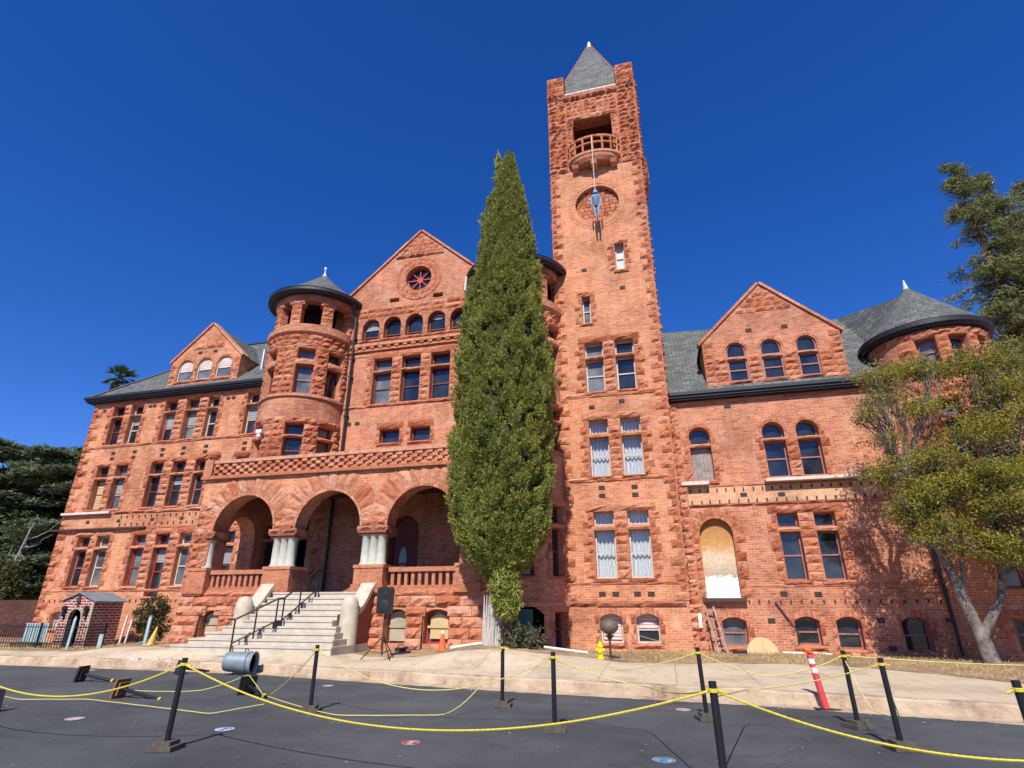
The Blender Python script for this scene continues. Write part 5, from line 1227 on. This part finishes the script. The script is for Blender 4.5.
# palm far behind the roof
pt = tag(empty('palm_tree'), 'small shaggy palm whose head shows above the left roof slope', 'palm tree'); m = MB(); m.tube([(-41.2, 32, 0), (-41.9, 32, 12), (-41.1, 32, 18.1)], [.32, .3, .3], 10); m.build('trunk', 'bark_brown', pt)
m = MB(); hub = np.array((-40.85, 32, 18.65))
for q in range(36):
    an = rng.uniform(0, 2 * math.pi); el = rng.uniform(-.5, 1.2); d = np.array((math.cos(an) * math.cos(el), math.sin(an) * math.cos(el), math.sin(el))); L = rng.uniform(.85, 1.25); e = hub + d * L * .6; sd_ = unit(np.cross(d, np.array((0, 0, 1.))))
    m.tube([tuple(hub), tuple(e)], .03, 5)
    for k_ in range(11):
        f = -1.1 + k_ * .22; dd_ = d * math.cos(f) + sd_ * math.sin(f); tip = e + dd_ * L * .6 + np.array((0, 0, -.12)); w2 = unit(np.cross(dd_, np.array((.3, .2, 1)))) * .075
        m.poly([tuple(e - w2), tuple(e + w2), tuple(tip + w2 * .2), tuple(tip - w2 * .2)])
m.build('fronds', 'leaf_palm', pt)
def bush(name, label, c, rd, n, mat, leaf, stems=8, group=None):
    t = tag(empty(name), label, 'shrub', group); m = MB(); c = np.array(c)
    for q in range(stems): limb(m, c - np.array((0, 0, rd[2])), c + rv(1)[0] * np.array(rd) * .95, .02, .005, .12, 4)
    m.build('stems', 'twig', t); cl = rv(n) * rng.random((n, 1)) ** .45 * np.array(rd) + c; cl = cl[cl[:, 2] > c[2] - rd[2]]; ce = np.repeat(cl, 18, 0); k_ = len(ce)
    ce = ce + rng.normal(size=(k_, 3)) * .06; ax = unit(rng.normal(size=(k_, 3))) * rng.uniform(leaf * .6, leaf * 1.3, (k_, 1)); quads('foliage', ce, ax, unit(np.cross(ax, rv(k_))) * leaf * .4, mat, t)
bush('shrub', 'dark reddish green bush against the porch corner', (-19.25, 19.0, 1.1), (.8, .6, .95), 210, 'leaf_bush', .11)
bush('shrub', 'sprawling grey green weeds at the foot of the cypress', (-4.05, 16.5, .82), (.75, .5, .38), 60, 'leaf_sage', .1, 16)

# ================================================================== THINGS ON THE LEFT
# sentry hut
sh = tag(empty('brick_hut', (-21.75, 17.9, .15)), 'small red brick sentry hut with a pitched metal roof and dark arched doorway', 'hut')
def under(m, name, mat, par, loc): o = m.build(name, mat, par); return o
hx, hy = .76, 1.25; FH = Flat(0.0); dh_ = Hole(-.3, .3, 0, 1.4, 'round', .15)
m = MB(); wall(m, FH, -hx, hx, 0, 1.98, [dh_], [(-.36, 1, 1.66 + .36 * hx - .36 * hx - .0 + .36 * hx - .36 * hx + .36 * hx * 1), (.36, 1, 1.66 + .36 * hx)])
for x in (-hx, hx): m.poly([(x, 0, 0), (x, hy, 0), (x, hy, 1.66), (x, 0, 1.66)])
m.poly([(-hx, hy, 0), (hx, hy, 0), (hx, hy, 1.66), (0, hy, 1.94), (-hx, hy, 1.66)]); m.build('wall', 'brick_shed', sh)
m = MB(); m.box(-hx + .03, hx - .03, .5, .52, 0, 1.66); m.build('doorway_shade', 'void', sh)  # black sheet set behind the doorway in place of the shade within
m = MB()
for s in (-1, 1): m.prism([(0, 1.95), (s * .9, 1.63), (s * .9, 1.66), (0, 1.99)], lambda u, d, z: (u, d, z), -.08, hy + .08)
m.build('roof', 'steel_bin', sh)
m = MB()
for s in (-1, 1): m.box(s * .33 - .03, s * .33 + .03, -.025, .02, 0, 1.12)
o = dh_.outline(); 
for p, q in zip(o[2:], o[3:]): m.bar((p[0] * 1.06, -.01, p[1] + .01), (q[0] * 1.06, -.01, q[1] + .01), .06, .05)
m.build('door_trim', 'ply_grey', sh)
for s in (-.53, .53):
    m = MB(); m.box(s - .05, s + .05, -.12, -.02, 1.12, 1.38); m.prism([(s - .08, 1.38), (s + .08, 1.38), (s, 1.5)], lambda u, d, z: (u, d, z), -.15, 0.0); m.box(s - .02, s + .02, -.04, 0, 1.0, 1.5); m.build('lantern', 'black_metal', sh)
m = MB(); m.box(-.05, .05, -.04, .0, 1.5, 1.62); m.prism([(-.1, 1.62), (.1, 1.62), (.04, 1.88), (-.04, 1.88)], lambda u, d, z: (u, d, z), -.05, 0); m.build('keystone', 'iron_rust', sh)
m = MB(); m.box(hx - .09, hx + .012, -.03, .02, 0, 1.64); m.build('corner_trim', 'ply_grey', sh)
# iron fence
fe = tag(empty('iron_fence'), 'low black iron picket fence in front of the left building corner', 'fence')
m = MB()
for z in (.35, .9): m.box(-34, -19.6, 17.38, 17.41, z, z + .03)
x = -34
while x < -19.6: m.box(x, x + .016, 17.385, 17.401, .14, 1.02); x += .125
m.build('pickets', 'black_metal', fe)
for x in (-34, -29.5, -25, -22.6, -19.6): m = MB(); m.box(x - .03, x + .03, 17.36, 17.42, .1, 1.06); m.build('post', 'black_metal', fe)
m = MB(); lw = Flat(24)
wall(m, lw, -60, -27.6, -.2, 1.95); wall(m, Flat(24.3, face=1), -60, -27.6, -.2, 1.95); m.poly([(-60, 24, 1.95), (-27.6, 24, 1.95), (-27.6, 24.3, 1.95), (-60, 24.3, 1.95)])
tag(m.build('brick_wall', 'brick_low_shade'), 'low red brick wall under the cedars at the left, coloured dark for shade', 'wall')
m = MB()
for q in range(6): m.box(-24.6 + q * .2, -24.6 + q * .2 + .175, 18.3, 18.33, .15, 1.02)
for z in (.3, .8): m.box(-24.6, -23.4, 18.33, 18.36, z, z + .07)
tag(m.build('slatted_panel', 'board_blue'), 'pale blue slatted wooden panel standing behind the iron fence', 'panel')
m = MB(); m.box(-24.3, -23.2, 17.7, 18.1, .14, .36); m.box(-24.2, -23.3, 17.68, 17.7, .2, .3)
tag(m.build('planter_box', 'base_wood'), 'low dark wooden trough before the pale blue panel', 'box')
def post_board(name, label, cat, x, y, h, wd, mat, lean=0, pointed=True, group=None, th=.04):
    z = g(x, y); m = MB(); pr = [(-wd / 2, 0), (wd / 2, 0), (wd / 2 + lean, h * .9), (lean, h) if pointed else (wd / 2 + lean, h), (-wd / 2 + lean, h * .9 if pointed else h)]
    m.prism(pr, lambda u, d, c: (x + u, y + d, z + c), -th / 2, th / 2); tag(m.build(name, mat), label, cat, group)
GB = 'weathered boards standing around the brick hut'
post_board('pale_board', 'tall pale blue pointed board standing in front of the hut doorway', 'board', -20.35, 16.75, 1.1, .1, 'board_blue', .04, group=GB)
post_board('pale_board', 'short pale blue board beside the right wall of the hut', 'board', -19.25, 17.0, .45, .17, 'board_blue', 0, False, GB)
post_board('pale_board', 'grey pointed board standing in front of the dark bush', 'board', -17.45, 17.1, .92, .12, 'board_blue', .02, group=GB)
post_board('pale_board', 'thin white leaning board left of the bush, the longer of the two', 'board', -18.75, 17.3, .98, .06, 'sill_white', .1, False, GB)
post_board('pale_board', 'thin white leaning board left of the bush, the shorter of the two', 'board', -18.4, 17.2, .82, .05, 'sill_white', .1, False, GB)
m = MB(); m.poly([(-18.35, 17.0, .3), (-17.7, 16.9, .34), (-17.55, 17.5, .6), (-18.1, 17.6, .48)]); m.poly([(-18.1, 17.6, .46), (-17.55, 17.5, .58), (-17.7, 16.9, .32), (-18.35, 17.0, .28)])
tag(m.build('metal_sheet', 'steel_bin'), 'small tilted grey metal sheet lying left of the yellow cone', 'sheet')
def cone(name, label, x, y, h, r, mats, lean=(0, 0), bands=True):
    z0 = g(x, y) + .01; t = tag(empty(name, (x, y, z0)), label, 'traffic cone'); Tl = lambda a, b, c: (a + lean[0] * c, b + lean[1] * c, c)
    m = MB(); m.box(-r * 1.3, r * 1.3, -r * 1.3, r * 1.3, 0, .03); m.lathe([(r, .03), (r * .2, h), (r * .12, h + .005), (0, h + .005)], n=20, T=Tl); m.build('body', mats[0], t)
    if bands: m = MB(); m.lathe([(r * .62 + .004, h * .42), (r * .40 + .004, h * .7)], n=20, T=Tl); m.lathe([(r * .33 + .004, h * .8), (r * .22 + .004, h * .98)], n=20, T=Tl); m.build('band', mats[1], t)
cone('traffic_cone', 'plain dull yellow cone leaning by the bush near the stairs', -16.85, 16.75, .56, .12, ('yellow_dull',), (.25, 0), False)
cone('traffic_cone', 'orange traffic cone with white bands at the foot of the porch base', -6.48, 16.75, .55, .12, ('orange', 'white_band'))
for q in range(1): pass
# kerb rubble
def chunk(m, x, y, z, sz):
    an = rnd.uniform(0, 3); ca, sa = math.cos(an), math.sin(an)
    def T(a, b, c):
        a *= rnd.uniform(.6, 1.15); b *= rnd.uniform(.6, 1.15); c *= rnd.uniform(.5, 1.1); return (x + a * ca - b * sa, y + a * sa + b * ca, z + c)
    m.box(-sz, sz, -sz * .7, sz * .7, -.02, sz * .8, 0, T)
m = MB()
for q in range(60):
    x = -14.2 + rnd.gauss(0, .75); y = curb(x) + rnd.uniform(.06, .4); chunk(m, x, y, .215, rnd.uniform(.015, .055) * rnd.uniform(.6, 1.3))
for q in range(14): x = -14.2 + rnd.gauss(0, .8); chunk(m, x, curb(x) - rnd.uniform(.02, .2), .0, rnd.uniform(.015, .04))
tag(m.build('rubble', 'sill_white'), 'pale broken plaster rubble scattered along the kerb at the left', None, None, 'stuff')

# ================================================================== SPEAKER, BIN, HYDRANT, LAMP ...
sx, sy = -7.68, 15.35; sz = g(sx, sy)
st = tag(empty('speaker_stand', (sx, sy, sz)), 'black tripod speaker stand by the right side of the stairs', 'speaker stand')
m = MB(); m.tube([(0, 0, .12), (0, 0, 1.0)], .028, 8); m.tube([(0, 0, .9), (0, 0, 1.18)], .02, 8); m.tube([(0, 0, .5), (0, 0, .62)], .045, 8); m.tube([(0, 0, .86), (0, 0, .96)], .045, 8); m.build('pole', 'iron_rust', st)
for a in (200, 320, 80):
    d = (math.cos(R_(a)), math.sin(R_(a))); m = MB(); m.tube([(0, 0, .6), (d[0] * .55, d[1] * .55, .02)], .016, 6); m.tube([(0, 0, .16), (d[0] * .34, d[1] * .34, .24)], .01, 6); m.build('leg', 'black_metal', st)
sp = tag(empty('loudspeaker', (sx + .02, sy, sz + 1.16), R_(8)), 'black loudspeaker on the tripod stand before the porch', 'loudspeaker')
m = MB(); o = [(-.21, 0), (.21, 0), (.23, .06), (.23, .62), (.19, .7), (-.19, .7), (-.23, .62), (-.23, .06)]
m.prism([(-.22, .03), (-.19, 0), (.19, 0), (.22, .03), (.23, .64), (.19, .7), (-.19, .7), (-.23, .64)], lambda u, d, z: (u * (1 if d < 0 else .7), d, z), -.17, .17); m.build('cabinet', 'black_plastic', sp)
m = MB(); m.box(-.19, .19, -.185, -.172, .05, .65); m.build('grille', 'black_metal', sp)
m = MB(); m.lathe([(0, -.2), (.13, -.19), (.15, -.18)], n=20, T=lambda x, y, z: (x, z, .22 + y)); m.lathe([(0, -.2), (.05, -.195), (.07, -.18)], n=16, T=lambda x, y, z: (x, z, .52 + y)); m.build('driver', 'black_plastic', sp)
m = MB(); m.tube([(0, 0, -.12), (0, 0, .0)], .03, 8); m.build('pole_socket', 'black_metal', sp)
m = MB(); bx, by = -7.95, 17.1; z = g(bx, by); m.box(bx - .14, bx + .14, by - .1, by + .1, z, z + .12); m.tube([(bx - .1, by, z + .12), (bx - .06, by, z + .2), (bx + .06, by, z + .2), (bx + .1, by, z + .12)], .012, 6)
tag(m.build('small_case', 'black_plastic'), 'small dark case on the ground under the right basement windows', 'case')
# fallen bin
bn = tag(empty('rubbish_bin', (-10.78, 13.66, .285)), 'grey blue metal rubbish bin lying on its side by the kerb', 'bin'); bn.rotation_euler = (0, R_(90 + 3), R_(14)); bn.scale = (.9, .9, .9)
m = MB(); prof = [(0, -.42), (.235, -.42), (.245, -.38)]
for q in range(9): prof.append((.25 + .004 * q + (.006 if q % 2 else 0), -.36 + q * .085))
prof += [(.292, .36), (.305, .37), (.305, .40), (.285, .40), (.27, .36), (.235, -.38), (0, -.39)]; m.lathe(prof, n=36); m.build('body', 'steel_bin', bn, True)
m = MB(); m.lathe([(0, .30), (.268, .30)], n=30); m.build('mouth_shade', 'void', bn)  # black disc across the mouth stands in for the shade inside
m = MB(); m.lathe([(.302, .22), (.312, .235), (.302, .25)], n=36); m.build('hoop', 'steel_bin', bn)
for s in (-1,): m = MB(); m.tube([(s * .29, -.1, .12), (s * .35, -.08, .1), (s * .35, .08, .1), (s * .29, .1, .12)], .014, 6); m.build('handle', 'black_metal', bn)
# yellow hydrant
hx_, hy_ = -1.84, 16.1; hd = tag(empty('fire_hydrant', (hx_, hy_, g(hx_, hy_))), 'squat yellow fire hydrant on the dry grass before the tower', 'fire hydrant'); hd.scale = (.72, .72, .8)
m = MB(); m.lathe([(.13, 0), (.13, .04), (.09, .06), (.085, .34), (.115, .35), (.115, .39), (.09, .40), (.08, .46), (.03, .5), (0, .5)], n=18); m.build('body', 'yellow_paint', hd)
m = MB(); m.tube([(-.15, 0, .27), (.15, 0, .27)], .045, 10); m.tube([(0, 0, .24), (0, -.15, .24)], .055, 10); m.build('outlet', 'yellow_paint', hd); m = MB(); m.box(-.02, .02, -.02, .02, .49, .54); m.build('cap_nut', 'yellow_paint', hd)
# hooded round lamp head on a post
lx, ly = -1.6, 16.3; lz = g(lx, ly); lp = tag(empty('hooded_post', (lx, ly, lz)), 'dark brown dome shaped hood on a short post beside the yellow hydrant', 'post'); lp.scale = (.86, .86, .95)
m = MB(); m.tube([(0, 0, 0), (0, 0, .62)], .035, 10); m.lathe([(.12, 0), (.1, .02), (.05, .05)], n=12); m.build('post', 'iron_rust', lp)
m = MB(); m.lathe([(0, .62), (.1, .64), (.22, .72), (.28, .80), (.285, .87), (.25, .95), (.15, 1.0), (0, 1.02)], n=26); m.build('hood', 'hood_brown', lp, True)
m = MB(); m.lathe([(.155, .62), (.1, .58), (.04, .5), (.036, .45)], n=16); m.build('collar', 'iron_rust', lp)
# semicircular board, ladder, pipe, white board
m = MB(); o = [(.46 * math.cos(math.pi * i / 18), .46 * math.sin(math.pi * i / 18)) for i in range(19)]; zz = g(2.65, 20.25)
m.prism(o, lambda u, d, z: (2.65 + u, 20.3 + d + z * .12, zz + z), -.02, .02); tag(m.build('half_round_board', 'ply_tan'), 'half round tan plywood board leaning at the foot of the right wing', 'board')
ld = tag(empty('ladder'), 'short grey ladder leaning on the wall right of the tower', 'ladder'); zz = .25
for dx in (0, .26): m = MB(); m.bar((1.36 + dx, 20.05, zz), (1.12 + dx, 20.55, 1.62), .05, .03); m.build('rail', 'wood_grey', ld)
for q in range(5): t = (q + .6) / 5; m = MB(); m.bar((1.36 - .24 * t, 20.05 + .5 * t, zz + 1.37 * t), (1.62 - .24 * t, 20.05 + .5 * t, zz + 1.37 * t), .03); m.build('rung', 'wood_grey', ld)
m = MB(); m.prism([(.86, 1.0), (.94, 1.0), (.96, 1.35), (.9, 1.45), (.85, 1.35)], lambda u, d, z: (u, 20.0 + d, z), -.02, .02); m.build('meter_cover', 'lamp_white', CASTLE)
GP = 'white pipes lying on the soil'
def pipe(label, a, b, r=.03): m = MB(); za, zb = g(*a) + .05, g(*b) + .05; m.tube([(a[0], a[1], za), (b[0], b[1], zb)], r, 8); tag(m.build('white_pipe', 'pvc_white'), label, 'pipe', GP)
pipe('white pipe lying between the orange cone and the cypress trunk', (-6.2, 16.7), (-5.15, 16.9), .045); pipe('white pipe lying on the soil left of the yellow hydrant', (-3.6, 17.4), (-2.25, 16.7), .035); pipe('long white pipe lying along the wall foot right of the half round board', (3.2, 20.2), (4.7, 20.0), .03)
m = MB()
for q in range(34): chunk(m, 4.7 + rnd.gauss(0, .55), 20.05 + rnd.uniform(-.35, .4), .24, rnd.uniform(.04, .16))
tag(m.build('rubble', 'stone_pink'), 'broken sandstone rubble under the right wing basement windows', None, None, 'stuff')
m = MB(); m.box(1.75, 2.15, 19.85, 20.1, .25, .36); m.box(1.8, 1.9, 19.8, 19.85, .27, .33); tag(m.build('small_case', 'black_plastic'), 'small dark flat case lying right of the ladder', 'case')

n = 900; x = rng.uniform(-24, 10, n); y = np.where(rng.random(n) < .55, np.array([curb(a) for a in x]) - np.abs(rng.normal(size=n)) * .35, rng.uniform(4, 12, n)); keep = y < np.array([curb(a) for a in x]) - .04; x, y = x[keep], y[keep]; n = len(x)
c = np.stack([x, y, np.where(y > np.array([curb(a) for a in x]) - .34, .045, .012) + rng.random(n) * .006], 1); ax = unit(np.stack([rng.normal(size=n), rng.normal(size=n), rng.normal(size=n) * .15], 1)) * rng.uniform(.015, .05, (n, 1)); wd = np.stack([-ax[:, 1], ax[:, 0], rng.normal(size=n) * .004], 1) * .55
tag(quads('leaf_litter', c, ax, wd, 'straw'), 'dry leaf litter scattered on the asphalt and along the kerb', None, None, 'stuff')

# ================================================================== HANGING DUMMY
hx_, hy_ = -1.39, 19.3
rp = MB(); rp.tube([(-1.39, 19.3, 21.2), (-1.39, 19.2, 20.2), (hx_, hy_, 18.05)], .013, 6); tag(rp.build('hanging_rope', 'lamp_white'), 'white rope hanging from the tower balcony to the dummy', 'rope')
du = tag(empty('hanging_dummy', (hx_, hy_, 16.98)), 'stuffed dummy in light blue clothes hanging from the tower balcony', 'dummy')
def skin(name, verts, edges, rad, mat, par, sub=2):
    me = bpy.data.meshes.new(name); me.from_pydata(verts, edges, []); o = bpy.data.objects.new(name, me); COL.objects.link(o); o.parent = par; me.materials.append(M[mat])
    md = o.modifiers.new('skin', 'SKIN'); md.use_smooth_shade = True
    for i, r in enumerate(rad): me.skin_vertices[0].data[i].radius = (r, r)
    me.skin_vertices[0].data[0].use_root = True; s = o.modifiers.new('sub', 'SUBSURF'); s.levels = sub; s.render_levels = sub; return o
V = [(0, 0, .42), (0, 0, .62), (0, 0, .82), (0, -.01, .9), (0, -.03, 1.02), (0, -.03, 1.1), (.15, 0, .82), (.21, .01, .62), (.2, -.02, .42), (.2, -.03, .35), (-.15, 0, .82), (-.21, .01, .62), (-.19, -.02, .42), (-.19, -.03, .35), (.08, 0, .36), (.085, .01, .1), (.07, .03, -.14), (.07, -.05, -.19), (-.08, 0, .36), (-.07, .02, .1), (-.06, .04, -.16), (-.06, -.04, -.21)]
Ed = [(0, 1), (1, 2), (2, 3), (3, 4), (4, 5), (2, 6), (6, 7), (7, 8), (8, 9), (2, 10), (10, 11), (11, 12), (12, 13), (0, 14), (14, 15), (15, 16), (16, 17), (0, 18), (18, 19), (19, 20), (20, 21)]
Rr = [x * .72 for x in (.12, .12, .13, .06, .12, .1, .06, .05, .04, .035, .06, .05, .04, .035, .08, .065, .05, .04, .08, .065, .05, .04)]
skin('figure', V, Ed, Rr, 'cloth_blue', du)
m = MB(); m.lathe([(.1, .3), (.115, .4), (.12, .6), (.11, .8), (.06, .87)], n=14); m.build('jacket', 'cloth_dark', du, True)
m = MB(); m.lathe([(.09, .95), (.1, 1.02), (.07, 1.1), (0, 1.12)], (0, -.03), 14); m.build('hood', 'cloth_blue', du, True)

# ================================================================== STANCHIONS AND ROPES
PG = 'rope posts standing on the asphalt'; base_mesh = {}
def stanchion(x, y, label, lean=(0, 0), h=1.0, rz=0.0, mat='base_wood', z=0.0):
    t = tag(empty('rope_post', (x, y, z), rz), label, 'post', PG)
    if 'p' not in base_mesh:
        m = MB(); m.tube([(0, 0, .1), (0, 0, h)], .034, 12); po = m.build('pole', 'black_metal', t); base_mesh['p'] = po
        m = MB(); m.box(-.155, .155, -.155, .155, .005, .055); m.box(-.105, .105, -.105, .105, .055, .1); bo = m.build('foot', mat, t); base_mesh['b'] = bo
        m = MB(); m.lathe([(.036, h - .09), (.045, h - .085), (.045, h - .06), (.036, h - .055)], n=12); m.tube([(.03, 0, h - .07), (.1, 0, h - .09)], .012, 6); m.tube([(-.03, 0, h - .07), (-.09, .03, h - .1)], .012, 6); ko = m.build('rope_knot', 'rope_yellow', t); base_mesh['k'] = ko
    else:
        for k_ in 'pbk': c = base_mesh[k_].copy(); COL.objects.link(c); c.parent = t
    for c in t.children:
        if c.name.startswith('pole') or c.name.startswith('rope_knot'): c.rotation_euler = (lean[1], lean[0], 0)
    return np.array((x + lean[0] * h, y - lean[1] * h, z + h * .93))
pL = stanchion(-6.05, 6.57, 'rope post nearest the left of the photo, in the foreground, leaning right', (.03, 0), rz=.2)
p1 = stanchion(-5.88, 9.33, 'rope post in front of the stairs', (.0, 0), rz=.3)
p2 = stanchion(-2.95, 10.6, 'rope post below the cypress, smallest looking of the standing ones', (.0, 0), rz=.1)
p3 = stanchion(-1.69, 8.79, 'rope post just right of the cypress foot, nearer than its neighbour', (.0, 0), rz=.15)
p4 = stanchion(.4, 10.24, 'rope post below the blocked arched doorway, beside the near pole', (-.03, 0), rz=.3)
p5 = stanchion(2.45, 10.14, 'rope post just right of the red marker post', (-.02, 0), rz=.5)
p6 = stanchion(2.56, 8.82, 'rope post nearest the right group, on a broad dark foot', (-.03, 0), rz=.2)
pN = stanchion(.31, 5.75, 'tall looking rope post closest to the camera, cut by the lower edge', (-.01, 0), rz=.1)
pR = stanchion(2.93, 6.5, 'rope post half cut off at the right edge of the photo', (-.04, 0), rz=.3)
offL = np.array((-9.7, 6.3, .95)); offR = np.array((4.9, 6.3, .95))
RG = 'yellow ropes strung between the posts'
def rope(label, pts, r=.011, mat='rope_yellow', sag=None, n=40):
    m = MB(); out = []
    for (a, b), s in zip(zip(pts, pts[1:]), sag):
        for i in range(n + (1 if b is pts[-1] else 0)):
            t = i / n; p = np.array(a) * (1 - t) + np.array(b) * t; p[2] -= 4 * s * t * (1 - t); p[2] = max(p[2], .014); p += rng.normal(size=3) * .0025; out.append(tuple(p))
    q = np.array(out)
    for _ in range(12): q[1:-1] = (q[:-2] + 2 * q[1:-1] + q[2:]) / 4
    L = np.concatenate([[0], np.cumsum(np.linalg.norm(np.diff(q, axis=0), axis=1))]); t = np.arange(0, L[-1], .028); q = np.stack([np.interp(t, L, q[:, k_]) for k_ in range(3)], 1)
    m.tube([tuple(x) for x in q], [r * (1.08 if i_ % 2 else .86) for i_ in range(len(q))], 6); tag(m.build('yellow_rope', mat), label, 'rope', RG)
rope('yellow rope from the left edge to the left foreground post', [offL, pL], .0105, sag=[.42])
rope('thick yellow rope in the foreground from the left post across to the closest post', [pL, pN], .0105, sag=[.5])
rope('yellow rope dipping from the closest post to the right edge', [pN, offR], .0105, sag=[.47])
rope('yellow rope from the post before the stairs sagging to the post right of the cypress', [p1, p3], .0085, 'rope_pale', [.52])
rope('yellow rope sagging from the post below the cypress to the post by the near pole', [p2, p4], .0085, 'rope_pale', [.3])
rope('yellow rope from the post right of the cypress down to the closest post', [p3, (-.4, 8.6, .62), pN], .0085, 'rope_pale', [.06, .05])
rope('pale rope from the post below the cypress along the ground to a fallen post', [p2, (-3.55, 9.3, .05), (-5.2, 9.0, .03), (-7.2, 10.0, .1)], .0075, 'rope_pale', [.2, 0, .02])
rope('pale rope from the post before the stairs down to the fallen post by the bin', [p1, (-7.5, 10.5, .06)], .0075, 'rope_pale', [.06])
rope('slack pale rope lying on the asphalt at the left behind the left post', [(-12.3, 8.3, .3), (-11.6, 8.9, .04), (-10.4, 9.2, .05), (-8.7, 8.9, .04), (-7.2, 8.6, .03), (-6.6, 9.1, .12)], .0075, 'rope_pale', [.0, 0, 0, 0, 0])
rope('pale rope rising from the brown fallen foot past the bin', [(-10.2, 10.0, .1), (-8.95, 10.3, .1), (-8.24, 10.73, .36), (-7.55, 10.35, .06)], .0075, 'rope_pale', [.02, .03, 0])
rope('yellow rope from the post below the doorway to the post right of the marker', [p4, (1.3, 10.2, .62), p5], .0085, 'rope_pale', [.03, .06])
rope('yellow rope from the near pole level to the broad footed right post', [pN + np.array((0, 0, -.05)), (.95, 9.6, .5), p6], .0085, 'rope_pale', [.0, .05])
rope('slack rope loop hanging between the two right posts', [p5, (2.55, 9.7, .3), (2.75, 9.3, .28), p6], .008, 'rope_pale', [.05, .02, .05])
rope('yellow rope from the right posts away to the right edge', [p5, (8.5, 10.6, .98)], .0085, 'rope_pale', [.12])
rope('thin pale rope from the hood to the stone stub beside the ladder', [(-1.5, 16.5, 1.1), (.5, 18.6, .5), (1.0, 19.9, .3)], .008, 'rope_pale', [.05, .03])
# fallen posts
FG = 'rope posts lying on the asphalt'
def fallen(x, y, rz, label, mat='black_plastic', L=.85, tilt=2):
    t = tag(empty('fallen_post', (x, y, .17), 0), label, 'post', FG); t.rotation_euler = (0, R_(90 + tilt), rz)
    m = MB(); m.tube([(0, 0, .1), (0, 0, L)], .032, 10); m.build('pole', 'black_metal', t)
    m = MB(); m.box(-.165, .165, -.165, .165, 0, .045); m.box(-.11, .11, -.11, .11, .045, .09); m.build('foot', mat, t)
    m = MB(); m.lathe([(.034, L - .09), (.045, L - .08), (.045, L - .05), (.034, L - .04)], n=10); m.build('rope_knot', 'rope_yellow', t)
fallen(-13.35, 11.5, R_(14), 'fallen post with a square black foot, farthest left on the asphalt', tilt=11)
fallen(-10.3, 9.75, R_(4), 'fallen post with a brown wooden foot behind the left post', 'base_brown', 1.0, 11)
fallen(-8.25, 10.75, R_(-25), 'fallen post with a dark foot below the rubbish bin', 'black_plastic', .8, 11)
fallen(-12.35, 13.3, R_(60), 'fallen post with a black foot close to the kerb', 'black_plastic', .9, 11)
fallen(-10.9, 7.9, R_(150), 'fallen post cut by the left edge of the photo', 'black_plastic', .9, 11)
# red marker post
pk = tag(empty('marker_post', (2.4, 11.75, .0)), 'pinkish red flexible marker post with two white bands leaning by the kerb', 'marker post'); lean = lambda a, b, c: (a - .14 * c, b, c)
m = MB(); m.lathe([(.06, 0), (.058, .05), (.052, .82), (.03, .84), (0, .84)], n=16, T=lean); m.build('tube', 'pinkred', pk)
m = MB(); m.lathe([(.055, .55), (.055, .63)], n=16, T=lean); m.lathe([(.055, .69), (.055, .77)], n=16, T=lean); m.build('band', 'white_band', pk)
m = MB(); m.lathe([(.02, .84), (.06, .86), (.07, .91), (.04, .95), (0, .95)], n=12, T=lean); m.build('top_loop', 'orange', pk); m = MB(); m.box(-.2, .2, -.16, .16, .004, .02); m.build('base_plate', 'black_plastic', pk)
# ground stickers
SG = 'round stickers on the asphalt'
def sticker(x, y, r, mat, label, mark=None):
    r *= .78; t = tag(empty('ground_sticker', (x, y, 0)), label, 'sticker', SG); m = MB(); m.lathe([(0, .009), (r, .009), (r, .004)], n=28); m.build('disc', mat, t)
    if mark:
        m = MB(); m.lathe([(r * .82, .0125), (r * .96, .0125)], n=28); m.build('rim', mark, t)
        m = MB(); 
        for a, b in ((-.06, 0), (.06, 0)): m.lathe([(0, .0125), (.035, .0125)], (a, b), 10); m.box(a - .02, a + .02, -.08, -.03, .0115, .0125)
        m.build('symbol', mark, t)
sticker(-9.02, 7.86, .17, 'pink_sticker', 'worn pale pink round sticker left of the left post'); sticker(-6.2, 7.75, .17, 'blue_sticker', 'blue ring sticker right of the left post foot', 'lamp_white')
sticker(-3.33, 7.66, .16, 'pink_sticker', 'white round sticker with red rim and symbol, in the middle foreground', 'red_mark'); sticker(-.22, 7.56, .17, 'blue_sticker', 'blue round sticker with pale rim left of the closest post', 'pale_mark')
sticker(-7.38, 12.3, .15, 'pink_sticker', 'small white round sticker far off between stairs and post'); sticker(.06, 11.08, .16, 'pink_sticker', 'worn white sticker near the post below the arched doorway'); sticker(-15.4, 13.5, .18, 'pink_sticker', 'far pale pink sticker close to the left kerb')
